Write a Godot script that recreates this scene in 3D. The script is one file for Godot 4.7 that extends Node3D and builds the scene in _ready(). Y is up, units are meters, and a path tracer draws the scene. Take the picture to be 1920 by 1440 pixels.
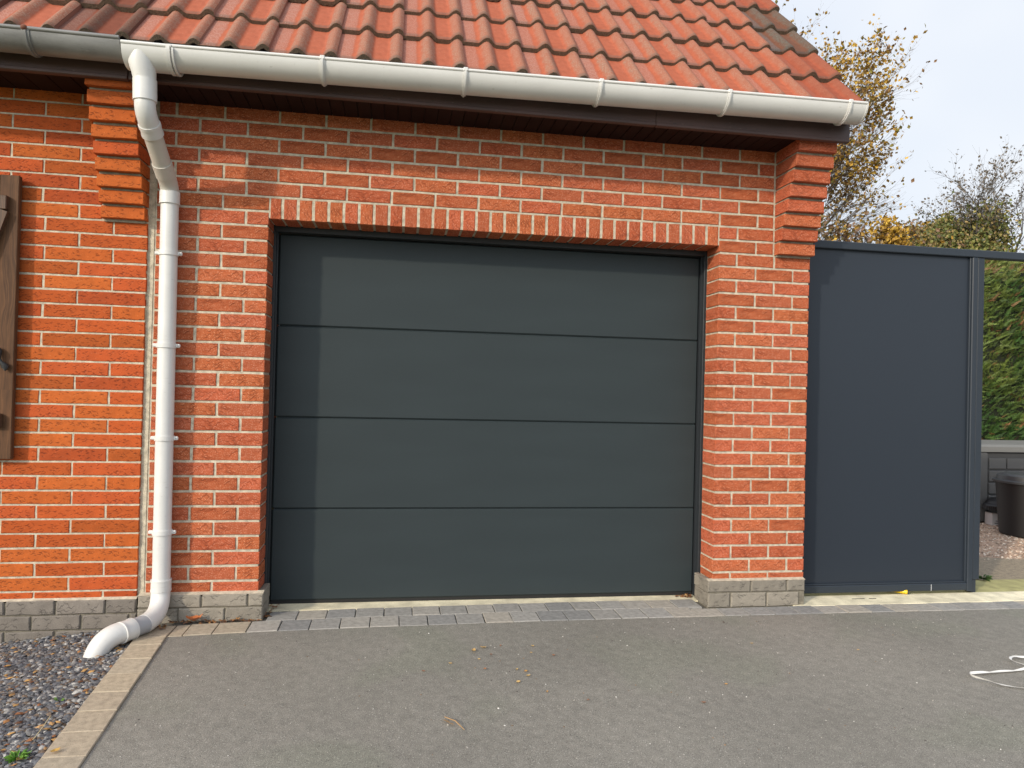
extends Node3D

const OPEN_W := 2.4055          # width of the door opening
const COURSE := 0.074           # garage brick course
const J26 := 0.185              # height of the lowest full bed joint of the garage
const HCOURSE := 0.06886        # house brick course
const HBASE := 0.1518
const ROOF := deg_to_rad(47.6)
const EXPO := 0.329             # tile exposure
const TILE_W := 0.2955

var rng := RandomNumberGenerator.new()
var used := {}
var cache := {}
var M := {}


# ------------------------------------------------------------------ helpers
func numbered(parent: Node, called: String) -> String:
	var key := str(parent.get_instance_id()) + "/" + called
	var n: int = used.get(key, 0)
	used[key] = n + 1
	return called if n == 0 else "%s_%03d" % [called, n]


func obj(called: String, mesh: Mesh, mat: Material, parent: Node = self, at := Vector3.ZERO, turn := Basis.IDENTITY) -> MeshInstance3D:
	var o := MeshInstance3D.new()
	o.name = numbered(parent, called)
	o.mesh = mesh
	o.material_override = mat
	parent.add_child(o, true)
	o.transform = Transform3D(turn, at)
	return o


func thing(called: String, label: String, category: String, at := Vector3.ZERO, turn := Basis.IDENTITY, group := "") -> Node3D:
	var o := Node3D.new()
	o.name = numbered(self, called)
	add_child(o, true)
	o.transform = Transform3D(turn, at)
	tag(o, label, category, group)
	return o


func tag(o: Node, label: String, category := "", group := "", kind := "") -> void:
	if label: o.set_meta("label", label)
	if category: o.set_meta("category", category)
	if group: o.set_meta("group", group)
	if kind: o.set_meta("kind", kind)


func begin() -> SurfaceTool:
	var st := SurfaceTool.new()
	st.begin(Mesh.PRIMITIVE_TRIANGLES)
	return st


func tri(st: SurfaceTool, a: Vector3, b: Vector3, c: Vector3) -> void:   # counter-clockwise from outside
	var n := (b - a).cross(c - a).normalized()
	for p: Vector3 in [a, c, b]:
		st.set_normal(n)
		st.add_vertex(p)


func quad(st: SurfaceTool, a: Vector3, b: Vector3, c: Vector3, d: Vector3) -> void:
	tri(st, a, b, c)
	tri(st, a, c, d)


func sm_quad(st: SurfaceTool, p: Array, n: Array, uv := []) -> void:      # a b c d, smooth normals
	for k: int in [0, 2, 1, 0, 3, 2]:
		st.set_normal(n[k])
		if uv.size(): st.set_uv(uv[k])
		st.add_vertex(p[k])


func box(st: SurfaceTool, lo: Vector3, hi: Vector3, ch := 0.0) -> void:   # chamfered box
	if ch <= 0.0:
		var v := []
		for i in 8: v.append(Vector3(hi.x if i & 1 else lo.x, hi.y if i & 2 else lo.y, hi.z if i & 4 else lo.z))
		for q: Array in [[4, 5, 7, 6], [1, 0, 2, 3], [0, 4, 6, 2], [5, 1, 3, 7], [6, 7, 3, 2], [0, 1, 5, 4]]:
			quad(st, v[q[0]], v[q[1]], v[q[2]], v[q[3]])
		return
	var c := (lo + hi) / 2.0
	var h := (hi - lo) / 2.0
	ch = minf(ch, minf(h.x, minf(h.y, h.z)) * 0.9)
	for ax in 3:
		for s: float in [-1.0, 1.0]:
			var u := Vector3.ZERO; u[(ax + 1) % 3] = h[(ax + 1) % 3] - ch
			var w := Vector3.ZERO; w[(ax + 2) % 3] = h[(ax + 2) % 3] - ch
			var f := c; f[ax] += s * h[ax]
			if s > 0: quad(st, f - u - w, f + u - w, f + u + w, f - u + w)
			else: quad(st, f - u - w, f - u + w, f + u + w, f + u - w)
	for ax in 3:                                       # edges along ax
		for s1: float in [-1.0, 1.0]:
			for s2: float in [-1.0, 1.0]:
				var a1 := (ax + 1) % 3
				var a2 := (ax + 2) % 3
				var e := Vector3.ZERO; e[ax] = h[ax] - ch
				var p1 := c; p1[a1] += s1 * h[a1]; p1[a2] += s2 * (h[a2] - ch)
				var p2 := c; p2[a1] += s1 * (h[a1] - ch); p2[a2] += s2 * h[a2]
				if s1 * s2 > 0: quad(st, p1 - e, p1 + e, p2 + e, p2 - e) if false else quad(st, p1 - e, p2 - e, p2 + e, p1 + e) if false else out_quad(st, [p1 - e, p1 + e, p2 + e, p2 - e], c)
				else: out_quad(st, [p1 - e, p1 + e, p2 + e, p2 - e], c)
	for i in 8:                                        # corners
		var s := Vector3(1 if i & 1 else -1, 1 if i & 2 else -1, 1 if i & 4 else -1)
		var k := c + s * h
		out_tri(st, k - Vector3(0, s.y, s.z) * ch, k - Vector3(s.x, 0, s.z) * ch, k - Vector3(s.x, s.y, 0) * ch, c)


func out_tri(st: SurfaceTool, a: Vector3, b: Vector3, c: Vector3, from: Vector3) -> void:
	if (b - a).cross(c - a).dot((a + b + c) / 3.0 - from) < 0: tri(st, a, c, b)
	else: tri(st, a, b, c)


func out_quad(st: SurfaceTool, p: Array, from: Vector3) -> void:
	out_tri(st, p[0], p[1], p[2], from)
	out_tri(st, p[0], p[2], p[3], from)


func box_mesh(lo: Vector3, hi: Vector3, ch := 0.0) -> ArrayMesh:
	var st := begin()
	box(st, lo, hi, ch)
	return st.commit()


func tube(st: SurfaceTool, pts: PackedVector3Array, rad: PackedFloat32Array, sides := 20, caps := true) -> void:
	var n := pts.size()
	var rings := []
	var norms := []
	var t0 := (pts[1] - pts[0]).normalized()
	var up := Vector3.UP if absf(t0.y) < 0.9 else Vector3.RIGHT
	var x := up.cross(t0).normalized()
	for i in n:
		var t := (pts[mini(i + 1, n - 1)] - pts[maxi(i - 1, 0)]).normalized()
		x = (x - t * x.dot(t)).normalized()
		var y := t.cross(x)
		var r := []
		var m := []
		for k in sides:
			var a := TAU * k / sides
			var d := x * cos(a) + y * sin(a)
			r.append(pts[i] + d * rad[i])
			m.append(d)
		rings.append(r)
		norms.append(m)
	for i in n - 1:
		for k in sides:
			var j := (k + 1) % sides
			sm_quad(st, [rings[i][k], rings[i][j], rings[i + 1][j], rings[i + 1][k]], [norms[i][k], norms[i][j], norms[i + 1][j], norms[i + 1][k]])
	if caps:
		for k in sides:
			var j := (k + 1) % sides
			tri(st, pts[0], rings[0][j], rings[0][k])
			tri(st, pts[n - 1], rings[n - 1][k], rings[n - 1][j])


func tube_mesh(pts: Array, radii: Variant, sides := 20, caps := true) -> ArrayMesh:
	var st := begin()
	var r := PackedFloat32Array()
	for i in pts.size(): r.append(radii if radii is float else radii[i])
	tube(st, PackedVector3Array(pts), r, sides, caps)
	return st.commit()


func bezier(a: Vector3, b: Vector3, c: Vector3, d: Vector3, n := 10) -> Array:
	var o := []
	for i in n + 1: o.append(a.bezier_interpolate(b, c, d, i / float(n)))
	return o


func lathe(prof: Array, sides := 40) -> ArrayMesh:     # prof: Vector2(radius, height), flat bands round the axis
	var st := begin()
	for i in prof.size() - 1:
		var p: Vector2 = prof[i]
		var q: Vector2 = prof[i + 1]
		var e := q - p
		var nn := Vector2(e.y, -e.x).normalized()
		for k in sides:
			var a := TAU * k / sides
			var b := TAU * (k + 1) / sides
			var da := Vector3(cos(a), 0, sin(a))
			var db := Vector3(cos(b), 0, sin(b))
			var up := Vector3.UP
			sm_quad(st, [da * p.x + up * p.y, da * q.x + up * q.y, db * q.x + up * q.y, db * p.x + up * p.y],
				[da * nn.x + up * nn.y, da * nn.x + up * nn.y, db * nn.x + up * nn.y, db * nn.x + up * nn.y])
	return st.commit()


func lin(r: float, g: float, b: float) -> Color:       # a linear base colour as Godot stores it
	return Color(r, g, b).linear_to_srgb()


# ------------------------------------------------------------------ textures
func noise_bytes(size: int, freq: float, oct: int, sd: int, kind := FastNoiseLite.TYPE_SIMPLEX_SMOOTH) -> PackedByteArray:
	var n := FastNoiseLite.new()
	n.seed = sd
	n.frequency = freq
	n.noise_type = kind
	n.fractal_octaves = oct
	n.fractal_type = FastNoiseLite.FRACTAL_FBM if oct > 1 else FastNoiseLite.FRACTAL_NONE
	var im := n.get_seamless_image(size, size, false, false, 0.15, true)
	im.convert(Image.FORMAT_L8)
	return im.get_data()


func to_tex(size: int, rgb: PackedFloat32Array) -> ImageTexture:        # linear rgb -> sRGB texture
	var b := PackedByteArray()
	b.resize(size * size * 3)
	for i in rgb.size():
		b[i] = int(clampf(pow(clampf(rgb[i], 0.0, 1.0), 1.0 / 2.2), 0.0, 1.0) * 255.0)
	return ImageTexture.create_from_image(Image.create_from_data(size, size, false, Image.FORMAT_RGB8, b))


func to_height(size: int, h: PackedFloat32Array) -> ImageTexture:
	var b := PackedByteArray()
	b.resize(size * size)
	for i in h.size(): b[i] = int(clampf(h[i], 0.0, 1.0) * 255.0)
	return ImageTexture.create_from_image(Image.create_from_data(size, size, false, Image.FORMAT_L8, b))


func brick_tex(sd: int, base: Color, crack: Color, speck: Color, strokes: int, len0: int, len1: int, wave: float, specks: int, width: float) -> Array:
	var s := 512
	var r := RandomNumberGenerator.new()
	r.seed = sd
	var n1 := noise_bytes(s, 0.012, 3, sd)
	var n2 := noise_bytes(s, 0.12, 2, sd + 1)
	var rgb := PackedFloat32Array(); rgb.resize(s * s * 3)
	var h := PackedFloat32Array(); h.resize(s * s)
	var k := PackedFloat32Array(); k.resize(s * s)          # crack amount
	var w := PackedFloat32Array(); w.resize(s * s)          # speck amount
	for i in strokes:
		var x := r.randf() * s
		var y := r.randf() * s
		var a := r.randf_range(-0.5, 0.5)
		var bend := r.randf_range(-0.04, 0.04)
		var l := r.randi_range(len0, len1)
		var wd := width * r.randf_range(0.6, 1.3)
		var ph := r.randf() * TAU
		for t in l:
			x += cos(a)
			y += sin(a) * 0.8 + sin(t * 0.22 + ph) * wave
			a = clampf(a + bend + r.randf_range(-0.09, 0.09), -0.9, 0.9)
			var fade := sin(PI * (t + 1.0) / (l + 1.0))
			var rd := int(ceil(wd)) + 1
			for dy in range(-rd, rd + 1):
				var f := clampf(wd + 0.5 - absf(dy), 0.0, 1.0) * fade
				if f > 0:
					var q := posmod(int(y) + dy, s) * s + posmod(int(x), s)
					k[q] = maxf(k[q], f)
	for i in specks:
		var x := r.randi() % s
		var y := r.randi() % s
		var rx := r.randi_range(1, 4)
		var f := r.randf_range(0.25, 1.0)
		for dy in range(0, r.randi_range(1, 3)):
			for dx in range(0, rx):
				w[posmod(y + dy, s) * s + posmod(x + dx, s)] = f
	for i in s * s:
		var m := 0.88 + 0.24 * (n1[i] / 255.0)
		m *= 0.86 + 0.28 * (n2[i] / 255.0)
		var c := base * m
		c = c.lerp(crack, k[i] * 0.7)
		c = c.lerp(speck, w[i] * (1.0 - k[i]) * 0.75)
		rgb[i * 3] = c.r; rgb[i * 3 + 1] = c.g; rgb[i * 3 + 2] = c.b
		h[i] = 0.62 + 0.2 * (n2[i] / 255.0 - 0.5) + 0.12 * w[i] - 0.55 * k[i]
	return [to_tex(s, rgb), to_height(s, h)]


func speckle_tex(sd: int, size: int, base: Color, dark: Color, light: Color, freq: float, grain: float, n_light: int, n_dark: int, blot := 0.3) -> Array:
	var r := RandomNumberGenerator.new()
	r.seed = sd
	var n1 := noise_bytes(size, freq, 4, sd)
	var n2 := noise_bytes(size, 0.35, 2, sd + 5)
	var rgb := PackedFloat32Array(); rgb.resize(size * size * 3)
	var h := PackedFloat32Array(); h.resize(size * size)
	for i in size * size:
		var m := 1.0 + blot * (n1[i] / 127.5 - 1.0) + grain * (n2[i] / 127.5 - 1.0) + grain * r.randf_range(-0.5, 0.5)
		var c := base * m
		rgb[i * 3] = c.r; rgb[i * 3 + 1] = c.g; rgb[i * 3 + 2] = c.b
		h[i] = 0.5 + 0.35 * (n2[i] / 255.0 - 0.5) + 0.25 * (n1[i] / 255.0 - 0.5)
	for t in n_light + n_dark:
		var c := light if t < n_light else dark
		var x := r.randi() % size
		var y := r.randi() % size
		var f := r.randf_range(0.2, 1.0)
		var big := 2 if r.randf() < 0.25 else 1
		for dy in big:
			for dx in range(0, r.randi_range(1, big + 1)):
				var q := posmod(y + dy, size) * size + posmod(x + dx, size)
				var o := Color(rgb[q * 3], rgb[q * 3 + 1], rgb[q * 3 + 2]).lerp(c, f)
				rgb[q * 3] = o.r; rgb[q * 3 + 1] = o.g; rgb[q * 3 + 2] = o.b
				h[q] = clampf(h[q] + (0.2 if t < n_light else -0.25), 0, 1)
	return [to_tex(size, rgb), to_height(size, h)]


func tile_tex(sd: int, age: float) -> ImageTexture:        # u across the tile, v from nose (1) to head (0)
	var s := 256
	var n1 := noise_bytes(s, 0.03, 3, sd)
	var n2 := noise_bytes(s, 0.13, 3, sd + 3)
	var rgb := PackedFloat32Array(); rgb.resize(s * s * 3)
	var r := RandomNumberGenerator.new()
	r.seed = sd
	var clean := Color(0.345, 0.080, 0.031)
	var pink := Color(0.345, 0.158, 0.115)
	var beige := Color(0.25, 0.138, 0.092)
	var soot := Color(0.11, 0.08, 0.06)
	for y in s:
		for x in s:
			var i := y * s + x
			var u := x / float(s) * 0.3015
			var a := n1[i] / 255.0
			var g := n2[i] / 255.0
			var c := clean * (0.85 + 0.3 * a)
			var ra := clampf(1.0 - absf(u - 0.129) / 0.042, 0.0, 1.0)
			var rb := clampf(1.0 - absf(u - 0.2767) / 0.042, 0.0, 1.0)
			var roll := smoothstep(0.05, 0.45, maxf(ra, rb) + (a - 0.5) * 0.25)
			var pan_a := smoothstep(0.078, 0.066, u + (a - 0.5) * 0.012)
			var mott := smoothstep(0.25, 0.75, g + (a - 0.5) * 0.6)
			c = c.lerp(pink * (0.65 + 0.7 * g), pan_a * (0.55 + 0.45 * mott) * age)
			c = c.lerp(beige * (0.55 + 0.9 * g), roll * (0.45 + 0.5 * mott) * age)
			var pan_b := smoothstep(0.165, 0.175, u) * smoothstep(0.238, 0.228, u)
			c = c.lerp(pink, pan_b * mott * 0.10 * age)
			var v := y / float(s)
			c = c.lerp(soot, smoothstep(0.93, 1.0, v + (g - 0.5) * 0.07) * 0.55)
			if r.randf() < 0.0022: c = Color(0.55, 0.5, 0.42)
			rgb[i * 3] = c.r; rgb[i * 3 + 1] = c.g; rgb[i * 3 + 2] = c.b
	return to_tex(s, rgb)


func grain_tex(sd: int, base: Color, dark: Color) -> ImageTexture:       # wood grain running along v
	var s := 256
	var n := FastNoiseLite.new(); n.seed = sd; n.frequency = 0.02; n.fractal_octaves = 3
	var rgb := PackedFloat32Array(); rgb.resize(s * s * 3)
	for y in s:
		for x in s:
			var wob := n.get_noise_2d(x * 0.6, y * 0.5) * 14.0
			var a := 0.5 + 0.5 * n.get_noise_2d((x + wob) * 9.0, y * 0.25 + 400.0)
			var b := 0.5 + 0.5 * n.get_noise_2d(x * 1.5, y * 1.5 + 900.0)
			var c := base.lerp(dark, clampf(a * 1.3 - 0.25, 0, 1)) * (0.7 + 0.6 * b)
			var i := y * s + x
			rgb[i * 3] = c.r; rgb[i * 3 + 1] = c.g; rgb[i * 3 + 2] = c.b
	return to_tex(s, rgb)


func mat(color: Color, rough := 0.8, metal := 0.0) -> StandardMaterial3D:
	var m := StandardMaterial3D.new()
	m.albedo_color = color
	m.roughness = rough
	m.metallic = metal
	return m


func tri_mat(tx: Array, scale: Vector3, rough := 0.9, relief := 0.2, tint := Color.WHITE, world := true, off := Vector3.ZERO) -> StandardMaterial3D:
	var m := mat(tint, rough)
	m.albedo_texture = tx[0]
	if tx.size() > 1 and relief > 0:
		m.heightmap_enabled = true
		m.heightmap_texture = tx[1]
		m.heightmap_scale = relief
	m.uv1_triplanar = true
	m.uv1_world_triplanar = world
	m.uv1_scale = scale
	m.uv1_offset = off
	return m


func make_materials() -> void:
	var bg := brick_tex(11, Color(0.46, 0.122, 0.050), Color(0.12, 0.022, 0.010), Color(0.86, 0.46, 0.30), 300, 30, 105, 0.8, 8500, 1.35)
	var bh := brick_tex(23, Color(0.50, 0.108, 0.020), Color(0.11, 0.020, 0.008), Color(0.66, 0.26, 0.10), 560, 8, 30, 0.45, 1500, 1.6)
	var r := RandomNumberGenerator.new()
	r.seed = 5
	M.garage = []
	for i in 8:
		var t := r.randf_range(0.9, 1.0)
		M.garage.append(tri_mat(bg, Vector3.ONE * 2.0, 0.88, 0.2, Color(t, t * r.randf_range(0.94, 1.0), t * r.randf_range(0.92, 1.0)), false, Vector3(r.randf(), r.randf(), r.randf())))
	for m: StandardMaterial3D in M.garage: m.metallic_specular = 0.25
	M.house = []
	for i in 8:
		var t := r.randf_range(0.85, 1.0)
		M.house.append(tri_mat(bh, Vector3.ONE * 2.2, 0.8, 0.25, Color(t, t * r.randf_range(0.90, 1.04), t * r.randf_range(0.9, 1.05)), false, Vector3(r.randf(), r.randf(), r.randf())))
	for m: StandardMaterial3D in M.house: m.metallic_specular = 0.28
	var mo := speckle_tex(31, 256, Color(0.50, 0.45, 0.345), Color(0.2, 0.17, 0.13), Color(0.75, 0.7, 0.58), 0.03, 0.22, 900, 900, 0.3)
	M.mortar = tri_mat(mo, Vector3.ONE * 3.3, 0.95, 0.25)
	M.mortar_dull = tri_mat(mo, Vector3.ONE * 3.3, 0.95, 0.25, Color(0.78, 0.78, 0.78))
	var cem := brick_tex(41, Color(0.27, 0.25, 0.22), Color(0.12, 0.11, 0.10), Color(0.42, 0.40, 0.36), 170, 20, 80, 0.9, 1500, 1.6)
	M.plinth = []
	for t: float in [1.0, 0.9, 1.08]:
		M.plinth.append(tri_mat(cem, Vector3.ONE * 2.3, 0.92, 0.55, Color(minf(t, 1.0), minf(t, 1.0) * 0.985, minf(t, 1.0) * 0.95), false, Vector3(t * 3.1, t * 1.7, t)))
	M.plinth_dark = []
	for t: float in [0.70, 0.80, 0.64]:
		M.plinth_dark.append(tri_mat(cem, Vector3.ONE * 2.3, 0.92, 0.55, Color(t, t * 0.95, t * 0.92).linear_to_srgb(), false, Vector3(t * 3.1, t * 1.7, t)))
	M.plinth_joint = tri_mat(mo, Vector3.ONE * 3.3, 0.95, 0.2, lin(0.36, 0.36, 0.36))
	# ground
	var asph := speckle_tex(51, 512, Color(0.265, 0.25, 0.215), Color(0.08, 0.074, 0.062), Color(0.62, 0.60, 0.54), 0.02, 0.55, 6500, 8000, 0.14)
	M.asphalt = tri_mat(asph, Vector3.ONE * 1.6, 0.93, 0.35)
	M.asphalt.detail_enabled = true
	M.asphalt.detail_albedo = stain_tex()
	M.asphalt.detail_blend_mode = BaseMaterial3D.BLEND_MODE_MUL
	M.asphalt.detail_uv_layer = BaseMaterial3D.DETAIL_UV_2
	var pav := speckle_tex(61, 256, Color(0.42, 0.405, 0.375), Color(0.18, 0.175, 0.165), Color(0.6, 0.56, 0.48), 0.035, 0.16, 700, 900, 0.22)
	M.joint_sand = mat(lin(0.13, 0.12, 0.10), 0.95)
	M.pavers = []
	for c: Color in [Color(0.62, 0.63, 0.65), Color(0.76, 0.76, 0.76), Color(0.55, 0.565, 0.59), Color(0.82, 0.80, 0.77), Color(0.68, 0.68, 0.68), Color(0.86, 0.82, 0.76)]:
		M.pavers.append(tri_mat(pav, Vector3.ONE * 3.0, 0.9, 0.15, c.linear_to_srgb()))
	M.paver_tan = []
	for c: Color in [Color(1.0, 0.94, 0.84), Color(0.97, 0.91, 0.82), Color(1.0, 0.95, 0.86), Color(0.95, 0.90, 0.82)]:
		M.paver_tan.append(tri_mat(pav, Vector3.ONE * 3.0, 0.9, 0.15, c))
	var conc := speckle_tex(71, 512, Color(0.72, 0.66, 0.48), Color(0.32, 0.29, 0.16), Color(0.82, 0.77, 0.6), 0.012, 0.12, 1200, 2200, 0.28)
	M.concrete = tri_mat(conc, Vector3.ONE * 1.1, 0.92, 0.2)
	M.concrete_moss = tri_mat(conc, Vector3.ONE * 1.3, 0.92, 0.2, Color(0.72, 0.73, 0.58))
	var gard := speckle_tex(81, 512, Color(0.26, 0.215, 0.15), Color(0.06, 0.05, 0.03), Color(0.55, 0.48, 0.36), 0.03, 0.35, 5000, 6000, 0.3)
	M.garden = tri_mat(gard, Vector3.ONE * 1.4, 0.95, 0.5)
	var pinkg := speckle_tex(91, 512, Color(0.40, 0.28, 0.20), Color(0.12, 0.08, 0.05), Color(0.68, 0.54, 0.42), 0.03, 0.4, 9000, 6000, 0.25)
	M.pink_gravel = tri_mat(pinkg, Vector3.ONE * 1.2, 0.95, 0.9)
	M.soil = tri_mat(gard, Vector3.ONE * 0.7, 0.95, 0.5, Color(0.75, 0.85, 0.6))
	# roof
	M.tiles = []
	for i in 4:
		var m := mat(Color.WHITE, 0.85)
		m.albedo_texture = tile_tex(101 + i * 7, [1.0, 0.9, 0.66, 0.72][i])
		M.tiles.append(m)
	M.tile_old = []
	for i in 2:
		var m := mat(Color(0.66, 0.80, 0.86), 0.9)
		m.albedo_texture = M.tiles[i].albedo_texture
		M.tile_old.append(m)
	M.tile_dark = mat(Color(0.72, 0.72, 0.72), 0.9)
	M.tile_dark.albedo_texture = M.tiles[0].albedo_texture
	M.tile_fresh = mat(Color(0.9, 0.86, 0.84), 0.85)
	M.tile_fresh.albedo_texture = tile_tex(177, 0.35)
	var moss := speckle_tex(111, 128, Color(0.115, 0.078, 0.05), Color(0.025, 0.02, 0.015), Color(0.38, 0.31, 0.22), 0.08, 0.45, 600, 900, 0.5)
	M.nose = tri_mat(moss, Vector3.ONE * 9.0, 0.97, 0.5)
	# trim
	var dirt := speckle_tex(121, 256, Color(0.66, 0.655, 0.63), Color(0.42, 0.40, 0.36), Color(0.7, 0.7, 0.68), 0.012, 0.02, 60, 120, 0.07)
	M.pvc = tri_mat(dirt, Vector3(1.0, 2.0, 1.0), 0.38, 0.0)
	M.pvc_white = tri_mat(dirt, Vector3(1.0, 2.0, 1.0), 0.35, 0.0, Color(1, 1, 1))
	M.pvc_old = tri_mat(dirt, Vector3(2.0, 2.0, 2.0), 0.5, 0.0, Color(0.9, 0.88, 0.85))
	M.pvc_grey = mat(lin(0.34, 0.35, 0.365), 0.45)
	var zn := speckle_tex(131, 256, Color(0.20, 0.20, 0.195), Color(0.1, 0.1, 0.1), Color(0.3, 0.3, 0.29), 0.02, 0.06, 200, 300, 0.35)
	M.zinc = tri_mat(zn, Vector3(0.8, 3.0, 3.0), 0.55, 0.0)
	M.zinc_rim = tri_mat(zn, Vector3(0.8, 3.0, 3.0), 0.4, 0.0, Color(1, 1, 1))
	M.zinc_rim.albedo_color = Color.WHITE
	M.rust = mat(lin(0.16, 0.06, 0.035), 0.9)
	var fas := speckle_tex(141, 256, Color(0.066, 0.033, 0.028), Color(0.03, 0.018, 0.018), Color(0.2, 0.15, 0.14), 0.01, 0.08, 120, 300, 0.3)
	M.fascia = tri_mat(fas, Vector3(0.7, 2.0, 2.0), 0.5, 0.0)
	M.soffit = tri_mat(fas, Vector3(0.7, 2.0, 2.0), 0.6, 0.0, lin(0.30, 0.26, 0.27))
	M.soffit.metallic_specular = 0.25
	M.gap = mat(lin(0.012, 0.011, 0.011), 0.9)
	M.wood = tri_mat([grain_tex(151, Color(0.135, 0.062, 0.027), Color(0.045, 0.022, 0.012))], Vector3(3.0, 0.9, 3.0), 0.62, 0.0)
	M.wood.metallic_specular = 0.3
	M.wood_across = tri_mat([grain_tex(152, Color(0.125, 0.06, 0.028), Color(0.042, 0.022, 0.013))], Vector3(3.0, 0.9, 3.0), 0.62, 0.0, Color(0.95, 0.95, 0.95), false)
	M.iron = mat(lin(0.03, 0.03, 0.03), 0.6, 0.3)
	var dn := speckle_tex(161, 256, Color(0.027, 0.037, 0.0405), Color(0.026, 0.035, 0.038), Color(0.045, 0.055, 0.058), 0.006, 0.05, 5, 0, 0.05)
	M.door = tri_mat(dn, Vector3(0.6, 3.0, 1.0), 0.46, 0.02)
	M.door.metallic_specular = 0.32
	M.door_frame = mat(lin(0.022, 0.026, 0.030), 0.45)
	M.rubber = mat(lin(0.012, 0.012, 0.012), 0.85)
	M.gate = mat(lin(0.026, 0.034, 0.045), 0.42)
	M.gate_panel = mat(lin(0.023, 0.030, 0.041), 0.34)
	M.gate.metallic_specular = 0.4
	M.gate_panel.metallic_specular = 0.4
	M.scratch = mat(lin(0.55, 0.56, 0.57), 0.6)
	M.black_plastic = mat(lin(0.011, 0.011, 0.012), 0.5)
	M.lid_plastic = mat(lin(0.05, 0.053, 0.057), 0.42)
	M.box_plastic = mat(lin(0.085, 0.085, 0.083), 0.6)
	M.box_dark = mat(lin(0.05, 0.05, 0.05), 0.65)
	M.box_lid = mat(lin(0.17, 0.17, 0.16), 0.6)
	M.carton = mat(lin(0.52, 0.51, 0.50), 0.8)
	M.carton_yellow = mat(lin(0.42, 0.38, 0.16), 0.8)
	M.ink = mat(lin(0.08, 0.08, 0.08), 0.8)
	M.strap = mat(lin(0.74, 0.73, 0.69), 0.6)
	M.yellow = mat(lin(0.72, 0.48, 0.012), 0.4)
	M.tinted = mat(Color.WHITE, 0.8)
	M.tinted.vertex_color_use_as_albedo = true
	M.leafy = mat(Color.WHITE, 0.6)
	M.leafy.vertex_color_use_as_albedo = true
	M.leafy.backlight_enabled = true
	M.leafy.backlight = Color(0.45, 0.45, 0.45)
	M.bark = mat(lin(0.075, 0.06, 0.047), 0.95)
	M.bark_far = mat(lin(0.10, 0.088, 0.078), 0.95)
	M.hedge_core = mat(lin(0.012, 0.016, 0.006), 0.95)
	M.blade = mat(lin(0.36, 0.40, 0.11), 0.6)
	M.straw = mat(lin(0.48, 0.40, 0.24), 0.8)


func stain_tex() -> ImageTexture:
	var s := 512
	var a := noise_bytes(s, 0.006, 4, 300)
	var b := noise_bytes(s, 0.02, 3, 301)
	var g := noise_bytes(s, 0.012, 2, 302)
	var rgb := PackedFloat32Array(); rgb.resize(s * s * 3)
	for i in s * s:
		var m := 0.86 + 0.15 * (a[i] / 255.0 - 0.5) + 0.08 * (b[i] / 255.0 - 0.5)
		var gr := smoothstep(0.55, 0.85, g[i] / 255.0)
		var pale := smoothstep(0.84, 0.97, b[i] / 255.0) * 0.09
		rgb[i * 3] = m * (1.0 - 0.05 * gr) + pale
		rgb[i * 3 + 1] = m * (1.0 - 0.015 * gr) + pale
		rgb[i * 3 + 2] = m * (1.0 - 0.06 * gr) + pale
	return to_tex(s, rgb)


# ------------------------------------------------------------------ bricks
func brick_mesh(l: float, h: float, d: float, variant: int, ch: float, rough: float) -> ArrayMesh:
	var key := "%d_%d_%d_%d_%d" % [roundi(l * 1000), roundi(h * 1000), roundi(d * 1000), variant, roundi(ch * 1e4)]
	if cache.has(key): return cache[key]
	var r := RandomNumberGenerator.new()
	r.seed = hash(key)
	var st := begin()
	var out := []
	var hx := l / 2.0
	var hy := h / 2.0
	for i in 4: out.append(Vector2(lerpf(-hx, hx, i / 3.0), -hy))
	out.append(Vector2(hx, 0))
	for i in 4: out.append(Vector2(lerpf(hx, -hx, i / 3.0), hy))
	out.append(Vector2(-hx, 0))
	var a := []; var b := []; var c := []
	for p: Vector2 in out:
		var q := p + Vector2(r.randf_range(-1, 1), r.randf_range(-1, 1)) * rough
		var inset := Vector2(q.x - signf(p.x) * ch * (1.0 if absf(p.x) > hx - 0.001 else 0.0), q.y - signf(p.y) * ch)
		a.append(Vector3(inset.x, inset.y, r.randf_range(-0.5, 0.5) * rough))
		b.append(Vector3(q.x, q.y, -ch))
		c.append(Vector3(p.x, p.y, -d))
	var n := out.size()
	var mid := Vector3(0, 0, r.randf_range(0, 0.6) * rough)
	for i in n:
		var j := (i + 1) % n
		tri(st, mid, a[i], a[j])
		quad(st, b[i], b[j], a[j], a[i])
		quad(st, c[i], c[j], b[j], b[i])
	var m := st.commit()
	cache[key] = m
	return m


func brick(parent: Node, called: String, x0: float, x1: float, y0: float, y1: float, zf: float, d: float, set_: Array, ch := 0.0022, rough := 0.0011) -> MeshInstance3D:
	var l := x1 - x0
	var m := brick_mesh(snappedf(l, 0.002), y1 - y0, d, rng.randi() % 3, ch, rough)
	return obj(called, m, set_[rng.randi() % set_.size()], parent, Vector3((x0 + x1) / 2.0, (y0 + y1) / 2.0, zf + rng.randf_range(-0.0012, 0.0012)))


func row(parent: Node, called: String, joints: Array, y0: float, y1: float, zf: float, d: float, set_: Array, gap := 0.0122) -> void:
	for i in joints.size() - 1:
		var a: float = joints[i]
		var b: float = joints[i + 1]
		brick(parent, called, a + gap / 2.0 + rng.randf_range(-0.0012, 0.0012), b - gap / 2.0 + rng.randf_range(-0.0012, 0.0012), y0, y1, zf, d, set_)


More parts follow.
